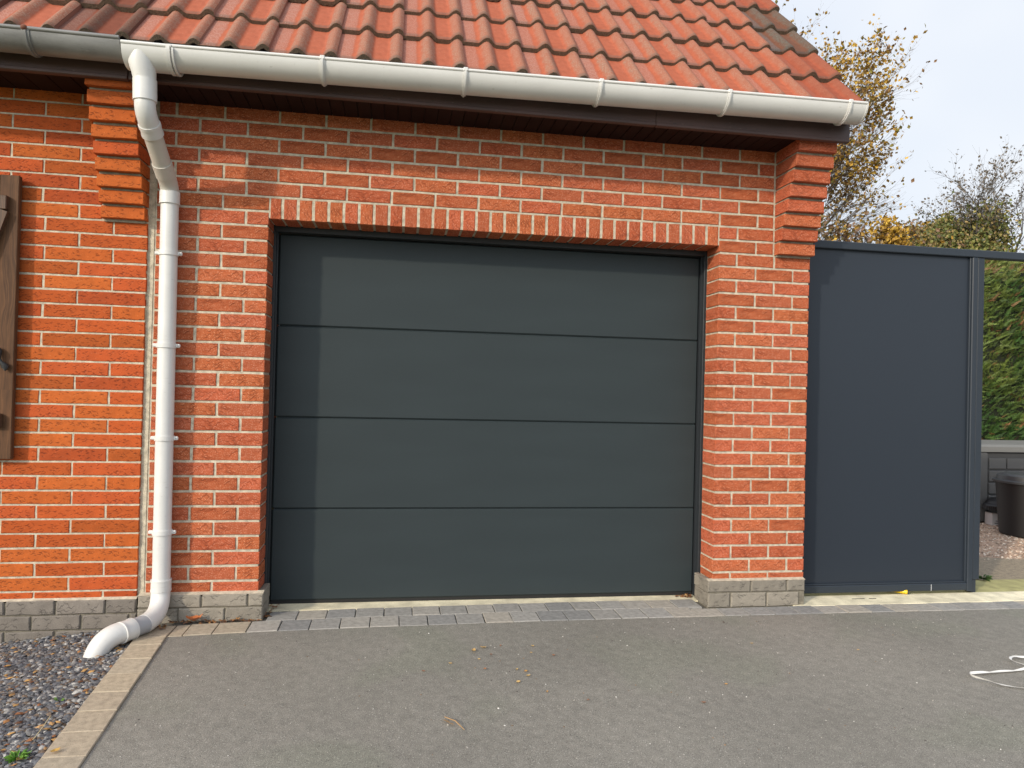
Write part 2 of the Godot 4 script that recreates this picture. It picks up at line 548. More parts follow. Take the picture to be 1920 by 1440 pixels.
# ------------------------------------------------------------------ roof tile
func tile_mesh() -> Array:
	var top := begin()
	var nose := begin()
	var n := 24
	var len_ := 0.42
	var t := 0.026
	var prof := func(u: float) -> float:
		var h := 0.0
		for c: float in [0.129, 0.2767]:
			var x := absf(u - c) / 0.043
			if x < 1.0: h = maxf(h, 0.031 * pow(cos(x * PI / 2.0), 1.35))
		return h
	var place := func(u: float, v: float, h: float) -> Vector3:      # roof axes: x, up the slope, normal
		var s := Vector3(0, sin(ROOF), -cos(ROOF))
		var nn := Vector3(0, cos(ROOF), sin(ROOF))
		return Vector3(u, 0, 0) + s * v + nn * (h + t * (1.0 - v / EXPO))
	var us := []
	for i in n + 1: us.append(0.3015 * i / n)
	for i in n:
		var u0: float = us[i]
		var u1: float = us[i + 1]
		var h0: float = prof.call(u0)
		var h1: float = prof.call(u1)
		var norm := func(u: float) -> Vector3:
			var e := 0.001
			var sl: float = (prof.call(u + e) - prof.call(maxf(u - e, 0.0))) / (2 * e)
			return (Vector3(0, cos(ROOF), sin(ROOF)) - Vector3(sl, 0, 0)).normalized()
		var n0: Vector3 = norm.call(u0)
		var n1: Vector3 = norm.call(minf(u1, 0.3))
		var fwd := Vector3(0, -sin(ROOF), cos(ROOF))
		var rows := [[-0.006, -0.006, fwd * 0.8], [0.002, 0.0, fwd * 0.25], [len_, 0.0, Vector3.ZERO]]
		for k in 2:
			var ra: Array = rows[k]
			var rb: Array = rows[k + 1]
			var va := 1.0 - clampf(ra[0] / EXPO, 0, 1)
			var vb := 1.0 - clampf(rb[0] / EXPO, 0, 1)
			sm_quad(top, [place.call(u0, ra[0], h0 + ra[1]), place.call(u1, ra[0], h1 + ra[1]), place.call(u1, rb[0], h1 + rb[1]), place.call(u0, rb[0], h0 + rb[1])],
				[(n0 + ra[2]).normalized(), (n1 + ra[2]).normalized(), (n1 + rb[2]).normalized(), (n0 + rb[2]).normalized()],
				[Vector2(float(i) / n, va), Vector2(float(i + 1) / n, va), Vector2(float(i + 1) / n, vb), Vector2(float(i) / n, vb)])
		var w0 := -t - 0.002 + 0.0035 * sin(i * 2.4)
		var w1 := -t - 0.002 + 0.0035 * sin((i + 1) * 2.4)
		var a: Vector3 = place.call(u0, -0.006, h0 - 0.006)
		var b: Vector3 = place.call(u1, -0.006, h1 - 0.006)
		var c: Vector3 = place.call(u1, -0.007, h1 + w1)
		var d: Vector3 = place.call(u0, -0.007, h0 + w0)
		quad(nose, d, c, b, a)
		quad(nose, place.call(u0, 0.09, h0 + w0), place.call(u1, 0.09, h1 + w1), c, d)
	var hr: float = prof.call(0.3015)
	quad(top, place.call(0.3015, -0.006, hr - t), place.call(0.3015, len_, hr - t), place.call(0.3015, len_, hr), place.call(0.3015, -0.004, hr - 0.002))
	return [top.commit(), nose.commit()]


func roof_tiles(roof: Node3D, k0: int, k1: int, rows: int) -> void:
	if not cache.has("tile"): cache["tile"] = tile_mesh()
	var tm: Array = cache["tile"]
	for r in rows:
		for k in range(k0, k1 + 1):
			var s := r * EXPO
			var p := Vector3(0.0456 + TILE_W * (k - 1), 2.655 + s * sin(ROOF), 0.372 - s * cos(ROOF))
			p += Vector3(rng.randf_range(-0.0025, 0.0025), rng.randf_range(-0.004, 0.004), rng.randf_range(-0.003, 0.003))
			var m: Material = M.tiles[(rng.randi() % 2) + (2 if rng.randf() < (k - 1) / 7.0 else 0)]
			if k == 10 and (r == 2 or r == 3): m = M.tile_old[r % 2]
			elif k == 10: m = M.tile_fresh
			elif k <= -2: m = M.tile_dark if rng.randf() < 0.6 else m
			var o := MeshInstance3D.new()
			o.name = numbered(roof, "tile")
			var mesh := cache.get("tile_joined") as ArrayMesh
			if mesh == null:
				mesh = ArrayMesh.new()
				mesh.add_surface_from_arrays(Mesh.PRIMITIVE_TRIANGLES, (tm[0] as ArrayMesh).surface_get_arrays(0))
				mesh.add_surface_from_arrays(Mesh.PRIMITIVE_TRIANGLES, (tm[1] as ArrayMesh).surface_get_arrays(0))
				cache["tile_joined"] = mesh
			o.mesh = mesh
			o.set_surface_override_material(0, m)
			o.set_surface_override_material(1, M.nose)
			roof.add_child(o, true)
			o.position = p
			o.rotation.z = rng.randf_range(-0.007, 0.007)


func roof_deck(roof: Node3D, x0: float, x1: float, rows: int) -> void:
	var st := begin()
	var s := Vector3(0, sin(ROOF), -cos(ROOF))
	var nn := Vector3(0, cos(ROOF), sin(ROOF))
	var base := Vector3(0, 2.655, 0.372) - nn * 0.02 + s * 0.1
	var e := base + s * (rows * EXPO)
	var p := [Vector3(x0, base.y, base.z), Vector3(x1, base.y, base.z), Vector3(x1, e.y, e.z), Vector3(x0, e.y, e.z)]
	quad(st, p[0], p[1], p[2], p[3])
	var q := []
	for v: Vector3 in p: q.append(v - nn * 0.05)
	quad(st, q[3], q[2], q[1], q[0])
	for i in 4: out_quad(st, [p[i], p[(i + 1) % 4], q[(i + 1) % 4], q[i]], (p[0] + p[2]) / 2.0 - nn * 0.025)
	# the far slope of the roof
	var t := Vector3(0, -sin(ROOF), -cos(ROOF))
	var f := e + t * 3.4
	quad(st, Vector3(x0, e.y, e.z - 0.02), Vector3(x1, e.y, e.z - 0.02), Vector3(x1, f.y, f.z), Vector3(x0, f.y, f.z))
	obj("roof_deck", st.commit(), M.gap, roof)


# ------------------------------------------------------------------ gutters
func gutter_mesh(x0: float, x1: float, y0: float, y1: float, zc: float, ro: float, ri: float, a0 := 0.0, a1 := PI, steps := 20) -> ArrayMesh:
	var st := begin()
	var ring := func(x: float, y: float, r: float) -> Array:
		var o := []
		for i in steps + 1:
			var a := lerpf(a0, a1, i / float(steps))
			o.append(Vector3(x, y - r * sin(a), zc + r * cos(a)))
		return o
	var o0: Array = ring.call(x0, y0, ro)
	var o1: Array = ring.call(x1, y1, ro)
	var i0: Array = ring.call(x0, y0, ri)
	var i1: Array = ring.call(x1, y1, ri)
	for i in steps:
		var na := []
		for q: int in [i, i + 1]:
			var a := lerpf(a0, a1, q / float(steps))
			na.append(Vector3(0, -sin(a), cos(a)))
		sm_quad(st, [o0[i], o0[i + 1], o1[i + 1], o1[i]], [na[0], na[1], na[1], na[0]])
		sm_quad(st, [i0[i + 1], i0[i], i1[i], i1[i + 1]], [-na[1], -na[0], -na[0], -na[1]])
		quad(st, o0[i], i0[i], i0[i + 1], o0[i + 1])
		quad(st, o1[i + 1], i1[i + 1], i1[i], o1[i])
	for i: int in [0, steps]:
		out_quad(st, [o0[i], o1[i], i1[i], i0[i]], Vector3((x0 + x1) / 2.0, (y0 + y1) / 2.0 - 0.2, zc))
	return st.commit()


func band(x: float, y: float, zc: float, r0: float, r1: float, w: float, a0: float, a1: float) -> ArrayMesh:
	return gutter_mesh(x - w / 2.0, x + w / 2.0, y, y, zc, r1, r0, a0, a1, 18)


func gutter_y(x: float) -> float:
	return 2.62 + 0.0139 * (x + 0.546)


# ------------------------------------------------------------------ the two houses
func build_garage() -> void:
	var g := thing("brick_garage", "red brick garage with wide dark door and white gutter, right of the orange house", "building")
	# walls: mortar bodies with every brick set into them
	var wall := obj("front_wall", wall_body(), M.mortar, g)
	var zf := 0.0
	var h := COURSE - 0.0122
	for m in range(-1, 32):
		var y0 := J26 + m * COURSE + 0.0065
		var y1 := y0 + h
		if m == -1: y0 = 0.143
		var odd := m % 2 != 0
		if m < 26:
			# left pier
			var jl: Array = [-0.535, -0.45, -0.2235, 0.005] if odd else [-0.535, -0.337, -0.111, 0.005]
			if m == -1: y0 = 0.131
			row(wall, "brick", jl, y0, y1, zf, 0.155, M.garage)
			if m == -1: y0 = 0.146
			# right pier
			var r1 := 2.733 if m >= 24 else 2.961
			var jr: Array
			if odd: jr = [OPEN_W - 0.005, 2.513, 2.733] if m >= 24 else [OPEN_W - 0.005, 2.513, 2.738, r1]
			else: jr = [OPEN_W - 0.005, 2.6255, r1] if m >= 24 else [OPEN_W - 0.005, 2.6255, 2.851, r1]
			row(wall, "brick", jr, y0, y1, zf, 0.155, M.garage)
		else:
			var js: Array = []
			if m % 2 == 0:
				js = [-0.535, -0.3416, -0.1138]
				for i in 12: js.append(0.1535 + 0.2253 * i)
				js.append(2.733)
			else:
				js = [-0.535, -0.45, -0.224, 0.0384]
				for i in 11: js.append(0.2665 + 0.2253 * i)
				js.append(2.733)
			row(wall, "brick", js, y0, y1, zf, 0.1, M.garage)
	# brick-on-edge lintel
	var lin_ := obj("lintel", box_mesh(Vector3(-0.009, 2.003, -0.155), Vector3(OPEN_W + 0.009, 2.1032, -0.0022)), M.mortar, g)
	var js := [0.0]
	for i in 32: js.append(0.0648 + 0.0755 * i)
	for i in js.size() - 1:
		var a: float = js[i] + 0.0068
		var b: float = js[i + 1] - 0.0068
		var mm := brick_mesh(0.1045, snappedf(b - a, 0.001), 0.158, rng.randi() % 3, 0.0022, 0.0011)
		obj("lintel_brick", mm, M.garage[rng.randi() % 8], lin_, Vector3((a + b) / 2.0, 2.0515, rng.randf_range(-0.001, 0.001)), Basis(Vector3.BACK, PI / 2))
	# corbel at the right corner
	var st := begin()
	for i in 8:
		var yb := J26 + (24 + i) * COURSE
		box(st, Vector3(2.743, yb - 0.008, -0.1), Vector3(2.947, yb + 0.009, maxf(0.048 + 0.027 * (i - 1), 0.02) - 0.007))
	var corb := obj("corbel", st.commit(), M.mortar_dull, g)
	for i in 8:
		var y0 := J26 + (24 + i) * COURSE + 0.004
		brick(corb, "corbel_brick", 2.737, 2.955, y0, y0 + 0.0625, 0.048 + 0.027 * i, 0.048 + 0.027 * i + 0.05, M.garage, 0.0025, 0.0014)
	# plinth: two courses each side of the door
	var pl := obj("plinth", box_mesh(Vector3(-0.5545, -0.06, -0.15), Vector3(0.022, 0.118, 0.022), 0.004), M.plinth_joint, g)
	var pr := obj("plinth", box_mesh(Vector3(2.378, -0.06, -0.15), Vector3(2.95, 0.138, 0.022), 0.004), M.plinth_joint, g)
	plinth_row(pl, [-0.5585, -0.485, -0.2632, -0.0444, 0.032], 0.066, 0.127, M.plinth)
	plinth_row(pl, [-0.5585, -0.3695, -0.1521, 0.030], -0.01, 0.060, M.plinth)
	plinth_row(pr, [2.366, 2.6247, 2.838, 2.953], 0.083, 0.145, M.plinth)
	plinth_row(pr, [2.370, 2.5034, 2.7184, 2.915], 0.0, 0.077, M.plinth)
	obj("plinth_return", box_mesh(Vector3(2.372, 0.079, -0.160), Vector3(2.40, 0.147, 0.02), 0.003), M.plinth[0], pr)
	obj("plinth_return", box_mesh(Vector3(2.374, 0.0, -0.158), Vector3(2.40, 0.075, 0.02), 0.003), M.plinth[1], pr)
	obj("plinth_return", box_mesh(Vector3(0.0, 0.062, -0.160), Vector3(0.028, 0.129, 0.02), 0.003), M.plinth[0], pl)
	obj("plinth_return", box_mesh(Vector3(0.0, 0.0, -0.158), Vector3(0.026, 0.058, 0.02), 0.003), M.plinth[2], pl)
	# sloped mortar on top of the plinth
	for q: Array in [[-0.5545, 0.028, 0.127, 0.136, pl], [2.372, 2.951, 0.145, 0.153, pr]]:
		var fl := begin()
		quad(fl, Vector3(q[0], q[2], 0.028), Vector3(q[1], q[2], 0.028), Vector3(q[1], q[3], -0.002), Vector3(q[0], q[3], -0.002))
		obj("mortar_fillet", fl.commit(), M.mortar, q[4])
	# side and rear walls
	var sw := begin()
	box(sw, Vector3(2.70, -0.05, -5.0), Vector3(2.947, 2.55, -0.17))
	box(sw, Vector3(-0.5, -0.05, -5.2), Vector3(2.947, 2.55, -5.003))
	obj("side_wall", sw.commit(), M.garage[0], g)
	var gab := begin()
	tri(gab, Vector3(2.946, 2.552, 0.25), Vector3(2.946, 2.552, -4.0), Vector3(2.946, 4.5, -1.45))
	obj("gable_wall", gab.commit(), M.garage[1], g)
	# door
	var door := Node3D.new()
	door.name = "door"
	g.add_child(door)
	for i in 4:
		var y0 := 0.017 + i * 0.4885
		obj("door_panel", box_mesh(Vector3(0.018, y0 + 0.0009, -0.26), Vector3(OPEN_W - 0.018, y0 + 0.4885 - 0.0009, -0.215), 0.0075), M.door, door)
	obj("door_core", box_mesh(Vector3(0.03, 0.03, -0.255), Vector3(OPEN_W - 0.03, 1.96, -0.228)), M.gap, door)
	obj("door_seal", box_mesh(Vector3(0.02, 0.0005, -0.25), Vector3(OPEN_W - 0.02, 0.0175, -0.222)), M.rubber, door)
	var frame := begin()
	box(frame, Vector3(-0.04, 0.001, -0.29), Vector3(0.0095, 1.99, -0.166), 0.002)
	box(frame, Vector3(0.0095, 0.001, -0.29), Vector3(0.0165, 1.99, -0.20))
	box(frame, Vector3(OPEN_W - 0.0095, 0.001, -0.29), Vector3(OPEN_W + 0.04, 1.99, -0.166), 0.002)
	box(frame, Vector3(OPEN_W - 0.0165, 0.001, -0.29), Vector3(OPEN_W - 0.0095, 1.99, -0.20))
	box(frame, Vector3(-0.04, 1.9725, -0.29), Vector3(OPEN_W + 0.04, 2.06, -0.168), 0.002)
	obj("door_frame", frame.commit(), M.door_frame, door)
	# eaves
	eaves(g, -0.573, 2.99, [[-0.5725, 1.9142], [1.9158, 2.99]], -0.56, 2.735, 0.066)
	var roof := Node3D.new()
	roof.name = "roof"
	g.add_child(roof)
	roof_tiles(roof, -1, 10, 7)
	roof_deck(roof, -0.52, 2.985, 7)
	# white gutter
	var zc := 0.3725
	var gu := obj("gutter", gutter_mesh(-0.36, 2.975, gutter_y(-0.36), gutter_y(2.975), zc, 0.079, 0.0765), M.pvc, g)
	obj("rim", tube_mesh([Vector3(-0.36, gutter_y(-0.36) - 0.001, zc + 0.0775), Vector3(2.975, gutter_y(2.975) - 0.001, zc + 0.0775)], 0.0075, 10), M.pvc, gu)
	obj("end_cap", gutter_cap(2.972, 2.981, gutter_y(2.975), zc, 0.0815), M.pvc_white, gu)
	for x: float in [0.29, 0.933, 1.581, 2.233, 2.882]:
		var c := begin()
		c.append_from(band(x, gutter_y(x), zc, 0.0792, 0.0845, 0.020, -0.1, PI * 0.80), 0, Transform3D.IDENTITY)
		c.append_from(band(x, gutter_y(x), zc, 0.0792, 0.089, 0.007, 0.05, PI * 0.72), 0, Transform3D.IDENTITY)
		box(c, Vector3(x - 0.011, gutter_y(x) - 0.008, zc + 0.066), Vector3(x + 0.011, gutter_y(x) + 0.0095, zc + 0.0885), 0.003)
		obj("gutter_clip", c.commit(), M.pvc_white, gu)
	# outlet piece at its low end
	var ou := begin()
	var ya := gutter_y(-0.45) - 0.002
	ou.append_from(gutter_mesh(-0.548, -0.352, ya, ya, zc, 0.0835, 0.0800), 0, Transform3D.IDENTITY)
	ou.append_from(gutter_cap(-0.5482, -0.541, ya, zc, 0.0832), 0, Transform3D.IDENTITY)
	ou.append_from(band(-0.358, ya, zc, 0.0805, 0.0895, 0.016, -0.05, PI * 0.85), 0, Transform3D.IDENTITY)
	ou.append_from(band(-0.339, ya, zc, 0.0805, 0.0905, 0.007, 0.1, PI * 0.85), 0, Transform3D.IDENTITY)
	tube(ou, PackedVector3Array([Vector3(-0.548, ya - 0.001, zc + 0.081), Vector3(-0.345, ya - 0.001, zc + 0.081)]), PackedFloat32Array([0.0085, 0.0085]), 10)
	obj("outlet", ou.commit(), M.pvc_white, gu)
	build_downpipe(g)


func gutter_cap(x0: float, x1: float, y: float, zc: float, r: float) -> ArrayMesh:
	var st := begin()
	var c := Vector3((x0 + x1) / 2.0, y - r * 0.4, zc)
	for i in 20:
		var a := PI * i / 20.0
		var b := PI * (i + 1) / 20.0
		var pa := Vector3(0, y - r * sin(a), zc + r * cos(a))
		var pb := Vector3(0, y - r * sin(b), zc + r * cos(b))
		for x: float in [x0, x1]:
			out_tri(st, Vector3(x, y, zc), Vector3(x, pa.y, pa.z), Vector3(x, pb.y, pb.z), c)
		out_quad(st, [Vector3(x0, pa.y, pa.z), Vector3(x1, pa.y, pa.z), Vector3(x1, pb.y, pb.z), Vector3(x0, pb.y, pb.z)], c)
	return st.commit()


func wall_body() -> ArrayMesh:
	var st := begin()
	box(st, Vector3(-0.537, 0.0, -0.30), Vector3(-0.007, 2.104, -0.0042))
	box(st, Vector3(OPEN_W + 0.007, 0.0, -0.30), Vector3(2.7335, 2.104, -0.0042))
	box(st, Vector3(2.734, 0.0, -0.30), Vector3(2.949, 2.56, -0.0045))
	box(st, Vector3(-0.537, 2.1045, -0.30), Vector3(2.7335, 2.56, -0.0042))
	box(st, Vector3(-0.566, 0.12, -0.2), Vector3(-0.5375, 2.558, -0.001))          # mortar fillet between the two houses
	box(st, Vector3(2.7255, 1.885, -0.1), Vector3(2.7395, 2.545, -0.0035))          # straight joint beside the corbel
	return st.commit()


func plinth_row(parent: Node3D, js: Array, y0: float, y1: float, set_: Array, zf := 0.03) -> void:
	for i in js.size() - 1:
		brick(parent, "plinth_brick", js[i] + 0.004, js[i + 1] - 0.004, y0, y1, zf, 0.12, set_, 0.005, 0.0022)


func eaves(g: Node3D, _x0: float, _x1: float, boards: Array, s0: float, s1: float, w: float) -> void:
	for b: Array in boards:
		var st := begin()
		box(st, Vector3(b[0], 2.527, 0.272), Vector3(b[1], 2.70, 0.29), 0.0015)
		box(st, Vector3(b[0], 2.5225, 0.262), Vector3(b[1], 2.5395, 0.2945), 0.003)
		obj("fascia_board", st.commit(), M.fascia, g)
	var so := obj("soffit", box_mesh(Vector3(s0, 2.551, -0.02), Vector3(s1, 2.56, 0.27)), M.gap, g)
	var x := s0
	while x < s1 - 0.01:
		var e := minf(x + w - 0.003, s1)
		obj("soffit_plank", box_mesh(Vector3(x, 2.5445, -0.02), Vector3(e, 2.5525, 0.262), 0.002), M.soffit, so)
		x += w


func build_downpipe(g: Node3D) -> void:
	var dp := Node3D.new()
	dp.name = "downpipe"
	g.add_child(dp)
	var r := 0.0405
	var bot := Vector3(-0.443, 0.20, 0.052)
	var top := Vector3(-0.4545, 2.06, 0.052)
	obj("pipe", tube_mesh([bot, top], r, 28, false), M.pvc_white, dp)
	# swan neck from the outlet back to the wall
	var b := Vector3(-0.474, 2.49, 0.375)
	var c := Vector3(-0.472, 2.40, 0.372)
	var neck := begin()
	tube(neck, PackedVector3Array([Vector3(-0.481, 2.605, 0.396), Vector3(-0.480, 2.56, 0.395), Vector3(-0.476, 2.525, 0.383), b]), PackedFloat32Array([0.057, 0.056, 0.050, 0.0455]), 28)
	obj("spout", neck.commit(), M.pvc_white, dp)
	obj("collar", tube_mesh([b + Vector3(0, 0.004, 0), c], 0.0490, 28), M.pvc_white, dp)
	var d := Vector3(-0.4685, 2.318, 0.318)
	var dir := Vector3(-0.457, 2.115, 0.075) - Vector3(-0.4685, 2.30, 0.318)
	dir = dir.normalized()
	obj("elbow", tube_mesh(bezier(c + Vector3(0, 0.01, 0), c + Vector3(0, -0.045, 0), d - dir * 0.04, d + dir * 0.01, 10), 0.0435, 28), M.pvc_white, dp)
	obj("collar", tube_mesh([d - dir * 0.004, d + dir * 0.012, d + dir * 0.013, d + dir * 0.040, d + dir * 0.041, d + dir * 0.052], [0.0475, 0.0475, 0.0455, 0.0455, 0.0475, 0.0475], 28), M.pvc_white, dp)
	var e := Vector3(-0.458, 2.165, 0.132)
	obj("pipe", tube_mesh([d, e], r, 28, false), M.pvc_old, dp)
	var f := Vector3(-0.4545, 2.085, 0.054)
	obj("collar", tube_mesh([e - dir * 0.045, e + dir * 0.025], 0.0445, 28), M.pvc_old, dp)
	obj("elbow", tube_mesh(bezier(e + dir * 0.015, e + dir * 0.06, f + Vector3(0, 0.035, 0.0), f - Vector3(0, 0.03, 0), 10), 0.0415, 28), M.pvc_old, dp)
	obj("collar", tube_mesh([f + Vector3(0, 0.002, 0), f - Vector3(0, 0.052, 0), f - Vector3(0, 0.053, 0), f - Vector3(0, 0.058, 0)], [0.0455, 0.0455, 0.047, 0.047], 28), M.pvc_white, dp)
	var tuft := begin()
	for i in 9:
		var q := e + dir * 0.028 + Vector3(rng.randf_range(-0.02, 0.02), rng.randf_range(-0.006, 0.004), 0.036)
		var k := q + Vector3(rng.randf_range(-0.012, 0.012), rng.randf_range(-0.025, -0.006), rng.randf_range(0.004, 0.012))
		tri(tuft, q, q + Vector3(0.004, 0, 0), k)
	obj("moss_tuft", tuft.commit(), M.gap, dp)
	# four pipe clips
	for y: float in [1.789, 1.342, 0.894, 0.440]:
		var x := lerpf(-0.443, -0.4545, (y - 0.2) / 1.86)
		var st := begin()
		tube(st, PackedVector3Array([Vector3(x, y - 0.011, 0.052), Vector3(x, y + 0.011, 0.052)]), PackedFloat32Array([0.0455, 0.0455]), 28)
		for s: float in [-1.0, 1.0]:
			box(st, Vector3(x + s * 0.051 - 0.012, y - 0.009, 0.046), Vector3(x + s * 0.051 + 0.012, y + 0.009, 0.060), 0.004)
		box(st, Vector3(x - 0.012, y - 0.008, -0.004), Vector3(x + 0.012, y + 0.008, 0.014))
		var cl := obj("pipe_clip", st.commit(), M.pvc_white, dp)
		obj("screw", tube_mesh([Vector3(x + 0.054, y, 0.0595), Vector3(x + 0.054, y, 0.0625)], 0.004, 8), M.pvc_grey, cl)
	# foot: collar, bend, grey sleeve and white shoe in the gravel
	obj("collar", tube_mesh([bot + Vector3(0, 0.012, 0), bot + Vector3(0, 0.005, 0), bot + Vector3(0, 0.004, 0), bot - Vector3(0, 0.035, 0), bot - Vector3(0, 0.036, 0), bot - Vector3(0, 0.043, 0)], [0.0475, 0.0475, 0.0455, 0.0455, 0.047, 0.047], 28), M.pvc_white, dp)
	var s0 := Vector3(-0.4435, 0.165, 0.052)
	var s1 := Vector3(-0.463, 0.050, 0.215)
	obj("elbow", tube_mesh(bezier(s0, s0 - Vector3(0, 0.085, 0), s1 - Vector3(-0.035, -0.006, 0.085), s1, 14), 0.0435, 28), M.pvc_white, dp)
	var s2 := Vector3(-0.497, 0.047, 0.272)
	obj("sleeve", tube_mesh([s1 - (s2 - s1) * 0.1, s2 + (s2 - s1) * 0.2], 0.0420, 28), M.pvc_grey, dp)
	var s3 := Vector3(-0.612, -0.085, 0.385)
	obj("shoe", tube_mesh([s2 - (s2 - s1) * 0.06, s2 + (s2 - s1) * 0.06, s2 + (s2 - s1) * 0.062] + bezier(s2 + (s2 - s1) * 0.1, s2 + (s2 - s1) * 1.0, Vector3(-0.598, 0.062, 0.368), s3, 16), [0.0500, 0.0500, 0.0475] + filled(17, 0.0470), 28), M.pvc_white, dp)
	var ring := s2 + (s2 - s1) * 0.75 + Vector3(0, 0.0015, 0)
	obj("shoe_rib", tube_mesh([ring, ring + (s2 - s1).normalized() * 0.006], 0.0490, 28), M.pvc_white, dp)


func filled(n: int, v: float) -> Array:
	var o := []
	for i in n: o.append(v)
	return o


func build_house() -> void:
	var g := thing("brick_house", "orange long-brick house at the left edge with brown shutter and zinc gutter", "building")
	var st := begin()
	box(st, Vector3(-5.0, -0.3, -0.3), Vector3(-0.5665, 2.56, 0.0088))
	var wall := obj("front_wall", st.commit(), M.mortar, g)
	var h := HCOURSE - 0.0088
	for n in range(-1, 35):
		var y0 := HBASE + n * HCOURSE + 0.0042
		var y1 := y0 + h
		if n == -1: y0 = 0.118
		var js: Array
		if n % 2 != 0: js = [-1.939, -1.633, -1.329, -1.0245, -0.7185, -0.561]
		else: js = [-1.789, -1.484, -1.179, -0.8725, -0.561]
		if n >= 26:
			js = [-1.939, -1.633, -1.329, -1.0375, -0.77] if n % 2 != 0 else [-1.789, -1.484, -1.179, -0.876, -0.77]
		row(wall, "brick", js, y0, y1, 0.012, 0.1, M.house, 0.0090)
	# left corbel
	var cst := begin()
	for i in 9:
		var yb := HBASE + (26 + i) * HCOURSE
		box(cst, Vector3(-0.758, yb - 0.008, -0.05), Vector3(-0.574, yb + 0.009, maxf(0.05 + 0.0265 * (i - 1), 0.03) - 0.006))
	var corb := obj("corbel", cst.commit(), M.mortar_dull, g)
	for i in 9:
		var y0 := HBASE + (26 + i) * HCOURSE + 0.004
		brick(corb, "corbel_brick", -0.766, -0.566, y0, y0 + 0.0580, 0.05 + 0.0265 * i, 0.09 + 0.0265 * i, M.house, 0.0025, 0.0014)
	# grey plinth, three courses
	var pl := obj("plinth", box_mesh(Vector3(-5.0, -0.4, -0.1), Vector3(-0.5605, 0.104, 0.022)), M.plinth_joint, g)
	plinth_row(pl, [-1.80, -1.579, -1.359, -1.139, -0.9202, -0.6993, -0.5575], 0.046, 0.113, M.plinth_dark)
	plinth_row(pl, [-1.685, -1.464, -1.243, -1.0235, -0.806, -0.5891, -0.5575], -0.028, 0.040, M.plinth_dark)
	plinth_row(pl, [-1.80, -1.579, -1.359, -1.139, -0.9202, -0.6993, -0.5575], -0.102, -0.034, M.plinth_dark)
	var fl := begin()
	quad(fl, Vector3(-3, 0.112, 0.028), Vector3(-0.5605, 0.112, 0.028), Vector3(-0.5605, 0.123, 0.008), Vector3(-3, 0.123, 0.008))
	obj("mortar_fillet", fl.commit(), M.mortar, pl)
	# shutter
	var sh := Node3D.new()
	sh.name = "shutter"
	g.add_child(sh)
	sh.set_meta("label", "brown wooden ledged shutter folded open")
	var x1 := -1.118
	var tilt := 0.009
	for i in 4:
		var b := x1 - i * 0.108
		obj("plank", box_mesh(Vector3(b - (0.1045 if i > 0 else 0.083), 0.785, 0.031), Vector3(b, 2.118, 0.060), 0.003), M.wood, sh)
		if i == 0: x1 += 0.0235
	for y: Array in [[1.950, 2.016], [0.936, 1.000]]:
		obj("ledge", box_mesh(Vector3(-1.535, y[0], 0.0605), Vector3(-1.158, y[1], 0.088), 0.003), M.wood_across, sh)
	var dgn := begin()
	var p0 := Vector3(-1.48, 1.0, 0.0)
	var p1 := Vector3(-1.185, 1.95, 0.0)
	var side := (p1 - p0).cross(Vector3.BACK).normalized() * 0.033
	for z: float in [0.0605, 0.086]:
		var q := [p0 - side, p0 + side, p1 + side, p1 - side]
		for k in 4: q[k].z = z
		out_quad(dgn, q, (p0 + p1) / 2.0 + Vector3(0, 0, 0.07))
	for k in 4:
		var q := [p0 - side, p0 + side, p1 + side, p1 - side]
		var aa: Vector3 = q[k]
		var bb: Vector3 = q[(k + 1) % 4]
		out_quad(dgn, [Vector3(aa.x, aa.y, 0.0605), Vector3(bb.x, bb.y, 0.0605), Vector3(bb.x, bb.y, 0.086), Vector3(aa.x, aa.y, 0.086)], (p0 + p1) / 2.0 + Vector3(0, 0, 0.07))
	obj("brace", dgn.commit(), M.wood_across, sh)
	# wrought iron holdback shaped like an S
	var cx := -1.170
	var hook := begin()
	var path := bezier(Vector3(cx - 0.018, 1.305, 0.070), Vector3(cx + 0.006, 1.30, 0.080), Vector3(cx - 0.012, 1.262, 0.080), Vector3(cx + 0.004, 1.244, 0.078), 8)
	path += bezier(Vector3(cx + 0.004, 1.243, 0.078), Vector3(cx + 0.018, 1.225, 0.078), Vector3(cx + 0.030, 1.222, 0.076), Vector3(cx + 0.022, 1.200, 0.074), 8)
	tube(hook, PackedVector3Array(path), PackedFloat32Array([0.005, 0.010, 0.013, 0.014, 0.013, 0.011, 0.009, 0.008, 0.008, 0.008, 0.009, 0.011, 0.013, 0.016, 0.017, 0.014, 0.009, 0.004]), 10)
	obj("holdback", hook.commit(), M.iron, sh)
	eaves(g, -5.0, -0.577, [[-5.0, -0.577]], -2.2, -0.772, 0.104)
	var roof := Node3D.new()
	roof.name = "roof"
	g.add_child(roof)
	roof_tiles(roof, -7, -2, 7)
	roof_deck(roof, -5.0, -0.525, 7)
	# zinc gutter running into the white one
	var zc := 0.374
	var gu := obj("gutter", gutter_mesh(-4.0, -0.556, 2.652, 2.638, zc, 0.0745, 0.0725), M.zinc, g)
	obj("rim", tube_mesh([Vector3(-4.0, 2.652, zc + 0.0735), Vector3(-0.558, 2.638, zc + 0.0735)], 0.0085, 10), M.zinc_rim, gu)
	var c := begin()
	c.append_from(band(-0.925, 2.639, zc, 0.0747, 0.0785, 0.030, 0.05, PI * 0.85), 0, Transform3D.IDENTITY)
	c.append_from(band(-0.925, 2.639, zc, 0.0747, 0.0830, 0.009, 0.05, PI * 0.85), 0, Transform3D.IDENTITY)
	obj("gutter_clip", c.commit(), M.zinc, gu)
	var ball := SphereMesh.new(); ball.radius = 0.0135; ball.height = 0.024; ball.radial_segments = 12; ball.rings = 6
	obj("rusty_knob", ball, M.rust, gu, Vector3(-0.928, 2.640, zc + 0.0775))


